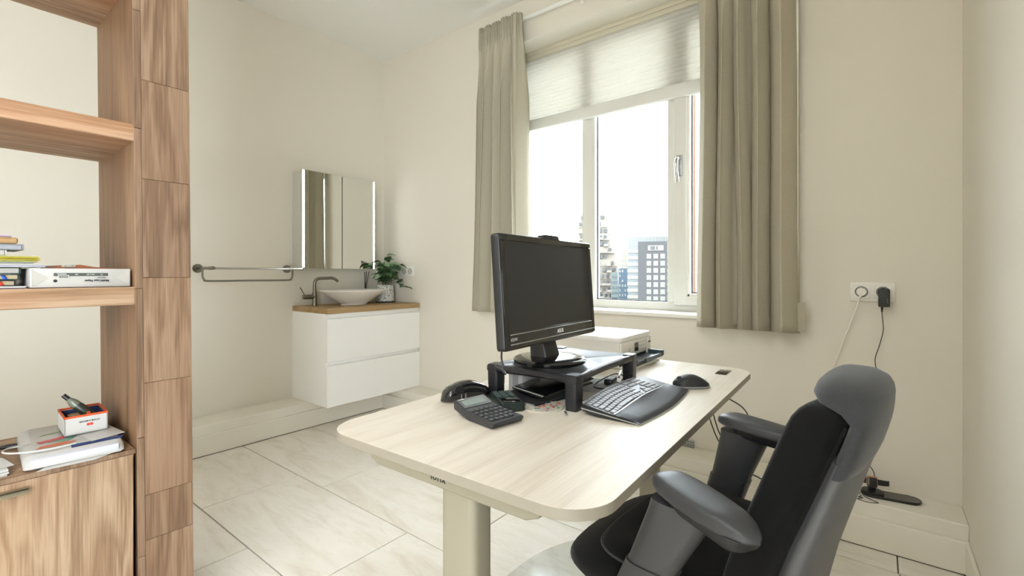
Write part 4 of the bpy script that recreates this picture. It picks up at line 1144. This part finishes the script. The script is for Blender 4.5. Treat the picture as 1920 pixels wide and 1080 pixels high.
rd = random.Random(9); pcs = ['#d9503a', '#e27f3a', '#3f63b5', '#c23f7a', '#4f9a6a', '#f0eee6', '#b8c6d8', '#7a4f96']
pm = [mat('picture_print', h_, .5) for h_ in pcs]
for k in range(34):
    a = rd.uniform(0, 6.28); r = .053 * math.sqrt(rd.random())
    q = MB(); q.box((r * math.cos(a), r * math.sin(a), .0032), (rd.uniform(.005, .011), rd.uniform(.005, .009), .0004 + k * .00001), rot=(0, 0, rd.uniform(0, 3))); part('printed_patch', q, pm[k % 8], co, smooth=False)
# under the riser
fo = thing('black_folder', 'black glossy folder lying slanted under the monitor stand on papers', 'folder', (-.755, 1.160, DZ + .020), R(-14))
for k, (dz, rx, ry, rz) in enumerate(((0, 3, 2, 0), (.008, 5, 3, 4))):
    q = MB(); q.box((0, k * .008, dz + .006), (.125, .21, .004), .0015, 2, rot=(R(rx), R(ry), R(rz))); part('cover', q, 'black_gloss', fo)
q = MB(); q.box((0.0, .0, .0095), (.118, .20, .003), rot=(R(4), R(2.5), R(2))); part('pages', q, 'paper2', fo, smooth=False)
sheets('dark_leaflets', 'dark grey leaflets under the black folder below the monitor', -.69, 1.215, DZ, .010, .20, .15, [M['dark_grey'], M['grey_print'], M['black_matte']], -8, n=3, cat='leaflet')
sheets('desk_papers', 'white sheets of paper on the desk under the right of the monitor stand', -.665, 1.42, DZ, .004, .17, .20, [M['paper'], M['paper2'], M['paper']], 4, n=3)
cb = thing('card_box', 'white carton box standing under the back left of the monitor stand', 'box', (-.855, 1.155, DZ), R(4))
q = MB(); q.box((0, 0, .030), (.05, .10, .058), .0015); part('carton', q, 'paper', cb)
q = MB(); q.box((.0, -.0503, .03), (.02, .0008, .056)); part('grey_panel', q, 'grey_print', cb, smooth=False)
pc = thing('adapter_plugs', 'black tangle of plug and cable on papers under the monitor stand', 'cable', (-.672, 1.375, DZ + .0045), R(8))
q = MB(); q.box((.0, -.02, .010), (.026, .036, .018), .004, 2); q.box((-.004, .028, .008), (.020, .03, .014), .003, 2); part('plug', q, 'black', pc)
q = MB(); q.tube(spline([(.0, -.04, .009), (.012, -.07, .004), (.0, -.095, .003), (-.03, -.08, .003), (-.03, -.02, .01), (-.01, .06, .018), (.02, .07, .012), (.025, .03, .006)], 6), .0024, 7); part('cord', q, 'black', pc)
q = MB(); q.box((.012, .05, .022), (.006, .055, .004), .001, rot=(R(14), 0, R(8))); part('metal_pin', q, 'silver', pc)
q = MB(); q.cyl((-.628, 1.022, DZ + .0035), (-.612, 1.004, DZ + .0035), .0032, 10); solo('pen_cap', q, 'silver', 'small silver pen end sticking out beside the front riser leg', 'pen')

# ================================================================== OFFICE CHAIR
cc = thing('office_chair', 'black upholstered office chair with grey shell and padded armrests pushed to the desk', 'chair', (-.245, 1.04, .0025), R(175))


def sgnp(v, p): return math.copysign(abs(v) ** p, v)


def lerp_tab(tab, z):
    for (z0, *a), (z1, *b) in zip(tab, tab[1:]):
        if z <= z1: t = (z - z0) / (z1 - z0); return [p + (q_ - p) * t for p, q_ in zip(a, b)]
    return tab[-1][1:]


# seat cushion: front lower roll reaches further than the top panel
q = MB(); N = 48; rings = []
for z, xf, xb, wy in ((.395, .24, -.10, .17), (.405, .292, -.115, .195), (.43, .312, -.125, .214), (.455, .296, -.128, .219), (.478, .255, -.126, .215), (.490, .226, -.122, .208)):
    rings.append([((xf + xb) / 2 + (xf - xb) / 2 * sgnp(math.cos(2 * math.pi * k / N), .62), wy * sgnp(math.sin(2 * math.pi * k / N), .55), z - .014 * max(0, math.cos(2 * math.pi * k / N)) ** 2 * min(1, max(0, (z - .43) / .05))) for k in range(N)])
q.loft(rings); part('seat_cushion', q, 'chair_black', cc, angle=70)
q = MB(); rings = []
for s_, z in ((1.0, .489), (1.005, .494), (.985, .503), (.93, .509), (.7, .507), (.35, .501), (.02, .499)):
    rings.append([(.052 + .174 * s_ * sgnp(math.cos(2 * math.pi * k / N), .62), .208 * s_ * sgnp(math.sin(2 * math.pi * k / N), .55), z - .014 * max(0, math.cos(2 * math.pi * k / N)) ** 2 * min(1, s_)) for k in range(N)])
q.loft(rings); part('seat_panel', q, 'chair_black', cc, angle=70)
q = MB(); q.tube([(x, y, z + .001) for x, y, z in rings[1]] + [rings[1][0]], .0026, 6); part('seat_piping', q, 'chair_grey', cc)
# backrest
# side profile: height, front of the wing, seam pad/shell, back of the shell, half width
PROF = [(.40, -.035, -.105, -.140, .150), (.44, -.028, -.108, -.148, .180), (.50, -.030, -.116, -.160, .203), (.56, -.045, -.133, -.174, .212), (.62, -.062, -.153, -.191, .210), (.70, -.090, -.184, -.215, .202), (.78, -.117, -.214, -.240, .190), (.82, -.132, -.226, -.250, .180), (.84, -.143, -.230, -.252, .168), (.90, -.18, -.235, -.255, .14)]


def ring2(z, x0, x1, wy, conc=0., conv=0., n=44, px=.42, py=.5):
    """section of the backrest: x0 front, x1 back, hollow front, rounded back"""
    out = []
    for k in range(n):
        c_, s_ = math.cos(2 * math.pi * k / n), math.sin(2 * math.pi * k / n)
        yy = sgnp(s_, py); x = (x0 + x1) / 2 + (x0 - x1) / 2 * sgnp(c_, px)
        x -= (conc if c_ > 0 else conv) * (1 - yy * yy); out.append((x, wy * yy, z))
    return out


def pad_ring(z, k=1., dz=0.):
    f, m_, b_, w_ = lerp_tab(PROF, z); c0 = (f + m_) / 2; h_ = (f - m_) / 2 * k
    return ring2(z + dz, c0 + h_, c0 - h_, w_ - (1 - k) * .04, .030, .0)


zs = [.44, .47, .50, .53, .56, .60, .64, .68, .72, .76, .79, .81, .825]
q = MB(); q.loft([pad_ring(.44, .8, -.006)] + [pad_ring(z) for z in zs] + [pad_ring(.836, .94), pad_ring(.843, .8), pad_ring(.846, .55)]); part('back_pad', q, 'chair_black', cc, angle=75)
q = MB(); rings = []
for z in (.40, .44, .48, .52, .56, .60, .64, .68, .72, .75, .770):
    f, m_, b_, w_ = lerp_tab(PROF, z); rings.append(ring2(z, m_ + .006, b_, w_ - .004, -.02, .014, px=.6, py=.6))
q.loft(rings); part('back_shell', q, 'chair_shell', cc, angle=70)
q = MB(); rings = []
for z, g_ in ((.748, -.004), (.752, .001), (.77, .003), (.79, .003), (.81, .003), (.825, .002)):
    f, m_, b_, w_ = lerp_tab(PROF, z); rings.append(ring2(z, m_ + .004, b_ - g_, w_ - .002 + g_ * .5, 0, .014, px=.6, py=.6))
for z, x0, x1, w_ in ((.838, -.205, -.255, .168), (.848, -.172, -.256, .158), (.858, -.165, -.255, .148), (.868, -.168, -.251, .130), (.877, -.180, -.240, .10), (.882, -.198, -.222, .055)):
    rings.append(ring2(z, x0, x1, w_, 0, .012, px=.65, py=.65))
q.loft(rings); part('back_hood', q, 'chair_grey', cc, angle=80, label='charcoal fabric hood over the top of the backrest')
for kk in (11, 33):
    q = MB(); q.tube([Vector(pad_ring(z)[kk]) + Vector((-.043, 0, 0)) for z in zs], .0025, 6); part('back_piping', q, 'chair_black', cc)
# armrests
for side, cx, cy, rot, tx, bx2, by2, nm in ((1, -.039, .2475, -26, .030, .118, .243, 'near'), (-1, -.003, -.2165, -12, .055, .118, -.232, 'far')):
    ar = MB(); rings = []
    for i in range(19):
        u = i / 18; x = .132 - .222 * u
        wy = .043 * (max(.0, 1 - abs(2 * u - 1) ** 2.6)) ** .55 * (1.06 - .22 * u) + .0008
        k_ = min(1, wy / .034)
        rings.append([(x, wy * yy_, .674 + k_ * zz_) for yy_, zz_ in ((-.80, -.004), (-.94, -.003), (-.985, -.001), (-1, .002), (-.985, .0055), (-.93, .0130), (-.86, .0175), (-.70, .0205), (-.40, .0222), (0, .0228), (.40, .0222), (.70, .0205), (.86, .0175), (.93, .0130), (.985, .0055), (1, .002), (.985, -.001), (.94, -.003), (.80, -.004), (0, -.006))])
    ar.loft(rings)
    mm = Matrix.Translation((cx, cy, 0)) @ Euler((0, R(-2), R(rot))).to_matrix().to_4x4()
    bmesh.ops.transform(ar.bm, matrix=mm, verts=ar.bm.verts); ap = part('arm_pad', ar, 'arm', cc, angle=38)
    ar = MB(); ar.loft([[(x * k, y * k, z) for x, y in rrect(-.085, .09, -.032, .032, .028, 5)] for z, k in ((.652, .8), (.660, .92), (.674, .95))])
    bmesh.ops.transform(ar.bm, matrix=mm, verts=ar.bm.verts); part('pad_plate', ar, 'black', ap)
    ar = MB(); rings = []
    top = mm @ Vector((.035, 0, 0))
    for z, hxw, hyw in ((.660, .058, .028), (.640, .054, .027), (.58, .048, .026), (.541, .0445, .0255), (.540, .0475, .0285), (.46, .045, .027), (.385, .042, .025)):
        f = (.660 - z) / (.660 - .385); x = top.x + (bx2 - top.x) * f; y = top.y + (by2 - top.y) * min(1, f * 1.6)
        rings.append([(x + hxw * sgnp(math.cos(2 * math.pi * k / 24), .6), y + hyw * sgnp(math.sin(2 * math.pi * k / 24), .7), z) for k in range(24)])
    ar.loft(rings); part('arm_post', ar, 'arm', cc, angle=50)
    ar = MB(); ar.box((bx2 - .02, by2 * .55, .380), (.07, abs(by2) * .98, .022), .006, 2); part('arm_bracket', ar, 'black', cc)
q = MB(); q.box((.01, 0, .372), (.26, .20, .044), .012, 3); part('mechanism', q, 'black', cc)
q = MB(); q.box((-.10, 0, .40), (.14, .07, .022), .006, 2); q.box((-.150, 0, .43), (.022, .07, .08), .006, 2); part('back_bar', q, 'black', cc)
q = MB(); q.cyl((0, 0, .09), (0, 0, .25), .030, 20); q.cyl((0, 0, .25), (0, 0, .36), .016, 16); part('gas_column', q, 'black', cc)
q = MB(); q.lathe([(.001, .062), (.042, .062), (.05, .07), (.046, .11), (.001, .112)], 24)
hub = part('base_hub', q, 'black', cc)
for k in range(5):
    a = k * 2 * math.pi / 5 ; e_ = Vector((math.cos(a), math.sin(a), 0)); s2 = Vector((-e_.y, e_.x, 0))
    q = MB(); q.loft([[e_ * r + s2 * (w_ * i_) + Vector((0, 0, z + h_ * j_)) for i_, j_ in ((-1, -1), (1, -1), (.8, 1), (-.8, 1))] for r, w_, z, h_ in ((.03, .024, .088, .017), (.17, .020, .080, .013), (.277, .016, .070, .008))]); part('base_leg', q, 'black', hub)
    q = MB(); c_ = e_ * .262
    for d in (-.014, .014): q.cyl(c_ + s2 * (d - .008) + Vector((0, 0, .027)), c_ + s2 * (d + .008) + Vector((0, 0, .027)), .0268, 20)
    q.cyl(c_ + Vector((0, 0, .03)), c_ + Vector((0, 0, .066)), .008, 10); part('caster', q, 'dark_grey', hub)
# clear floor mat under the chair
q = MB(); pts = [(-.42 + .6 * sgnp(math.cos(2 * math.pi * k / 72), 2 / 2.4), 1.30 + .53 * sgnp(math.sin(2 * math.pi * k / 72), 2 / 2.4)) for k in range(72)]
q.loft([[(x, y, .0005) for x, y in pts], [(x, y, .0024) for x, y in pts]])


def mat_mat():
    t = NT('clear_vinyl'); 
    n_ = t.node('ShaderNodeTexNoise', Scale=9.0, Detail=6.0, Roughness=.7); t.link(t.coords(), n_.inputs['Vector'])
    f = t.ramp(n_.outputs['Fac'], [(.5, (.10, .10, .10, 1)), (.75, (.35, .35, .35, 1))])
    tr = t.node('ShaderNodeBsdfTransparent'); tr.inputs['Color'].default_value = (.96, .97, .96, 1)
    t.b.inputs['Base Color'].default_value = lin('#d9d8d2'); t.b.inputs['Roughness'].default_value = .18
    mx = t.node('ShaderNodeMixShader'); t.link(f, mx.inputs[0]); t.link(tr.outputs[0], mx.inputs[1]); t.link(t.b.outputs[0], mx.inputs[2])
    gl = t.node('ShaderNodeBsdfGlossy'); gl.inputs['Roughness'].default_value = .12
    fr = front_fresnel(t)
    m2_ = t.node('ShaderNodeMixShader'); t.link(fr, m2_.inputs[0]); t.link(mx.outputs[0], m2_.inputs[1]); t.link(gl.outputs[0], m2_.inputs[2])
    t.link(m2_.outputs[0], t.n['Material Output'].inputs['Surface'])
    return t.m


solo('chair_mat', q, mat_mat(), 'clear vinyl floor mat with rounded edge under the office chair', 'floor mat')

# housings added around the fill lights, out of view behind the camera
for k, (lx, ly) in enumerate(FILL_LAMPS):
    t_ = thing('fill_lamp', ('added round white fill lamp nearest the bookcase and desk', 'added round white fill lamp near the right wall behind the photographer', 'added round white fill lamp furthest from the window wall')[k], 'lamp', (lx, ly, 2.80), group='added fill lamps behind the camera')
    q = MB(); q.lathe([(.001, .046), (.20, .046), (.20, .002), (.19, -.004), (.178, -.004), (.178, .03), (.001, .03)], 36); part('housing', q, 'white_plastic', t_)

# ================================================================== THE CITY OUTSIDE
GZ = -13.0
q = MB(); q.span((-700, YB + 4, GZ - 1), (500, 900, GZ)); g_ = part('ground', q, mat('city_ground', '#6f716b', .9), None); g_['kind'] = 'structure'
sy_, cy_ = math.sin(R(38.045)), math.cos(R(38.045))


def city(u, t): return t * (-sy_ + u * cy_), t * (cy_ + u * sy_)


def bld(name, label, u, t, rot_off=0.):
    x, y = city(u, t); ang = math.atan2(-x, y)
    return thing(name, label, 'building', (x, y, GZ), ang + R(rot_off))


M['c_white'] = mat('white_facade', '#716a61', .8); M['c_cream'] = mat('cream_facade', '#988f7d', .8); M['c_dark'] = mat('dark_grey_facade', '#3b3b3c', .7)
M['c_glass'] = mat('grey_glass_facade', '#575a5a', .25, .2); M['c_blue'] = mat('blue_facade', '#2f3f4d', .5); M['c_brick'] = mat('orange_brick', '#704630', .85, bump=.2, bscale=6)
M['c_win'] = mat('dark_window', '#2b2f33', .15); M['c_win2'] = mat('pale_window', '#666862', .2); M['c_band'] = mat('white_band', '#767168', .7)
rd = random.Random(21)
# pixel-stacked white residential tower
DT = 210.; U0 = (1084 - 960) / 877.2
tw_ = bld('residential_tower', 'white stacked apartment tower with jagged terraces outside the window', (1118 - 960) / 877.2, DT)
fl = 2.9; k_ = 0; zt_all = 0
q = MB(); wq = MB(); bq = MB()
nfl = 14; top = 26.0 - GZ
z = 0.
while z < top:
    f = z / top
    wl_ = -8.3 + (0 if f < .6 else (f - .6) * 3) + rd.uniform(-.5, .5)
    wr_ = 9.6 - (0 if f < .45 else (f - .45) * 11.5) + rd.uniform(-.9, .9)
    q.span((wl_, rd.uniform(-1.0, .2), z), (wr_, 16, z + fl + .02))
    n_ = int((wr_ - wl_) / 2.1)
    for i in range(n_):
        x0 = wl_ + .4 + i * (wr_ - wl_ - .8) / n_
        if rd.random() < .72: wq.span((x0, -1.05 + rd.uniform(-.1, .05), z + .8 + rd.uniform(-.3, .2)), (x0 + rd.uniform(.7, 1.6), 2, z + 2.2))
        if rd.random() < .35:
            bq.span((x0 - .3, -2.2, z + .1), (x0 + 1.7, -.8, z + 1.15))
    z += fl
q.span((-6.0, 2, top), (-2.0, 8, top + 3)); q.span((3.0, 4, top - 1), (5.0, 8, top + 1.5))
part('wall', q, 'c_white', tw_, smooth=False); part('windows', wq, 'c_win', tw_, kind='stuff', smooth=False); part('balconies', bq, 'c_white', tw_, kind='stuff', smooth=False)
# dark office block with white window grid
ob = bld('office_block', 'dark grey office block with a grid of pale windows outside', (1224 - 960) / 877.2, 118.)
wd_ = 3.45 * 2; H_ = 9.2 - GZ
q = MB(); q.span((-3.6, 0, 0), (3.45, 14, H_)); ow = part('wall', q, 'c_dark', ob, smooth=False)
q = MB(); q.span((-1.2, -.12, H_ - 2.3), (2.6, .1, H_ - 1.0)); sg = part('roof_window', q, 'c_band', ow, smooth=False)
q = MB(); q.span((-.55, -.18, H_ - 2.1), (.5, 0, H_ - 1.2)); q.span((.8, -.18, H_ - 2.1), (1.2, 0, H_ - 1.2)); part('pane', q, 'c_win', sg, smooth=False)
wm = MB(); wm.span((-.56, -.08, 0), (.56, .1, 1.22)); wm = wm.mesh('window', 'c_band', False)
wp_ = MB()
for a, b in (((-.47, .10), (-.03, 1.12)), ((.03, .10), (.47, 1.12))): wp_.span((a[0], -.10, a[1]), (b[0], 0, b[1]))
wp_ = wp_.mesh('pane', 'c_win2', False)
for r in range(11):
    for c_ in range(3):
        o = part('window', wm, None, ob); o.location = (-.95 + c_ * 1.66, 0, H_ - 4.35 - r * 1.79); p_ = part('pane', wp_, None, o)
# glazed block behind
gbk = bld('glass_office', 'pale glazed office building behind the dark office block', (1222 - 960) / 877.2, 150.)
Hg = 13.0 - GZ
q = MB(); q.span((-7.4, 0, 0), (6.8, 16, Hg)); part('wall', q, 'c_glass', gbk, smooth=False)
for r in range(12):
    q = MB(); q.span((-7.6, -.35, Hg - 5.2 - r * 2.1), (7.0, .1, Hg - 4.2 - r * 2.1)); part('band', q, 'c_band', gbk, smooth=False)
q = MB()
for c_ in range(14): q.span((-7.3 + c_ * 1.05, -.06, Hg - 3.6), (-7.22 + c_ * 1.05, .1, Hg - .1))
for r in range(4): q.span((-7.3, -.06, Hg - 1 - r * .9), (6.8, .1, Hg - .93 - r * .9))
part('mullion_grid', q, 'c_band', gbk, kind='stuff', smooth=False)
# blue block
bb = bld('blue_block', 'dark blue apartment block between the white tower and the glazed office', (1172 - 960) / 877.2, 185.)
Hb = 3.2 - GZ
q = MB(); q.span((-2.6, 0, 0), (3.0, 14, Hb)); part('wall', q, 'c_blue', bb, smooth=False)
q = MB()
for r in range(8):
    for c_ in range(5):
        if rd.random() < .6: q.span((-2.3 + c_ * 1.05, -.1, Hb - 1.6 - r * 1.9), (-1.7 + c_ * 1.05, .1, Hb - .7 - r * 1.9))
part('windows', q, 'c_win2', bb, kind='stuff', smooth=False)
lb = bld('low_block', 'small grey green block left of the dark blue block', (1152.5 - 960) / 877.2, 165.)
q = MB(); q.span((-1.2, 0, 0), (1.2, 10, 1.6 - GZ)); part('wall', q, mat('grey_green_facade', '#566160', .7), lb, smooth=False)
q = MB()
for r in range(6): q.span((-1.0, -.1, 12.6 - r * 1.9), (1.0, .1, 13.3 - r * 1.9))
part('windows', q, 'c_win', lb, kind='stuff', smooth=False)
cb2 = bld('far_tower', 'pale stepped tower far behind the blue block', (1174 - 960) / 877.2, 270.)
q = MB()
for k in range(10): q.span((-3.6 + max(0, k - 5) * .45, 0, k * 2.9), (3.6 - max(0, k - 6) * .5, 12, k * 2.9 + 2.95))
part('wall', q, 'c_white', cb2, smooth=False)
q = MB()
for k in range(10):
    for c_ in range(4): q.span((-2.6 + c_ * 1.5, -.1, k * 2.9 + .9), (-1.8 + c_ * 1.5, .1, k * 2.9 + 2.1))
part('windows', q, 'c_win2', cb2, kind='stuff', smooth=False)
# orange brick tower close by on the right
bt = bld('brick_tower', 'tall orange brick tower with stacked windows at the right edge of the window', (1299 - 960) / 877.2, 60.)
q = MB(); q.span((0, 0, 0), (12, 12, 58)); part('wall', q, 'c_brick', bt, smooth=False)
wb = MB(); wb.span((-.75, -.10, 0), (.75, .1, 1.36)); wb = wb.mesh('window', 'c_win2', False)
bnd = MB(); bnd.span((-.75, -.06, -.5), (.75, .1, 0)); bnd = bnd.mesh('sill_band', 'c_band', False)
for c_ in range(4):
    for r in range(26):
        o = part('window', wb, None, bt); o.location = (1.02 + c_ * 2.4, 0, 1.2 + r * 1.9); b_ = part('sill_band', bnd, None, o)
# trees between the buildings
M['tree'] = mat('tree_green', '#45583f', .9, var=.4, vscale=2.)
for k, (u, t, h, r) in enumerate(((1152, 150, 6.5, 1.6), (1163, 160, 5.5, 1.5), (1176, 138, 5.0, 1.2))):
    x, y = city((u - 960) / 877.2, t); tr = thing('tree', ['green tree crown at the foot of the white tower', 'green tree crown below the dark blue block', 'green tree crown below the glazed office edge'][k], 'tree', (x, y, GZ))
    q = MB(); q.cyl((0, 0, 0), (0, 0, h * .6), .25, 8, .15); part('trunk', q, 'stem', tr)
    q = MB()
    for i in range(14):
        c_ = Vector((rd.uniform(-r, r), rd.uniform(-r, r), h * .62 + rd.uniform(-.8, 1.3))); b0 = len(q.bm.verts)
        g = bmesh.ops.create_icosphere(q.bm, subdivisions=2, radius=rd.uniform(.5, .9))
        for v in g['verts']: v.co = v.co * rd.uniform(.85, 1.15) + c_
    part('crown', q, 'tree', tr)
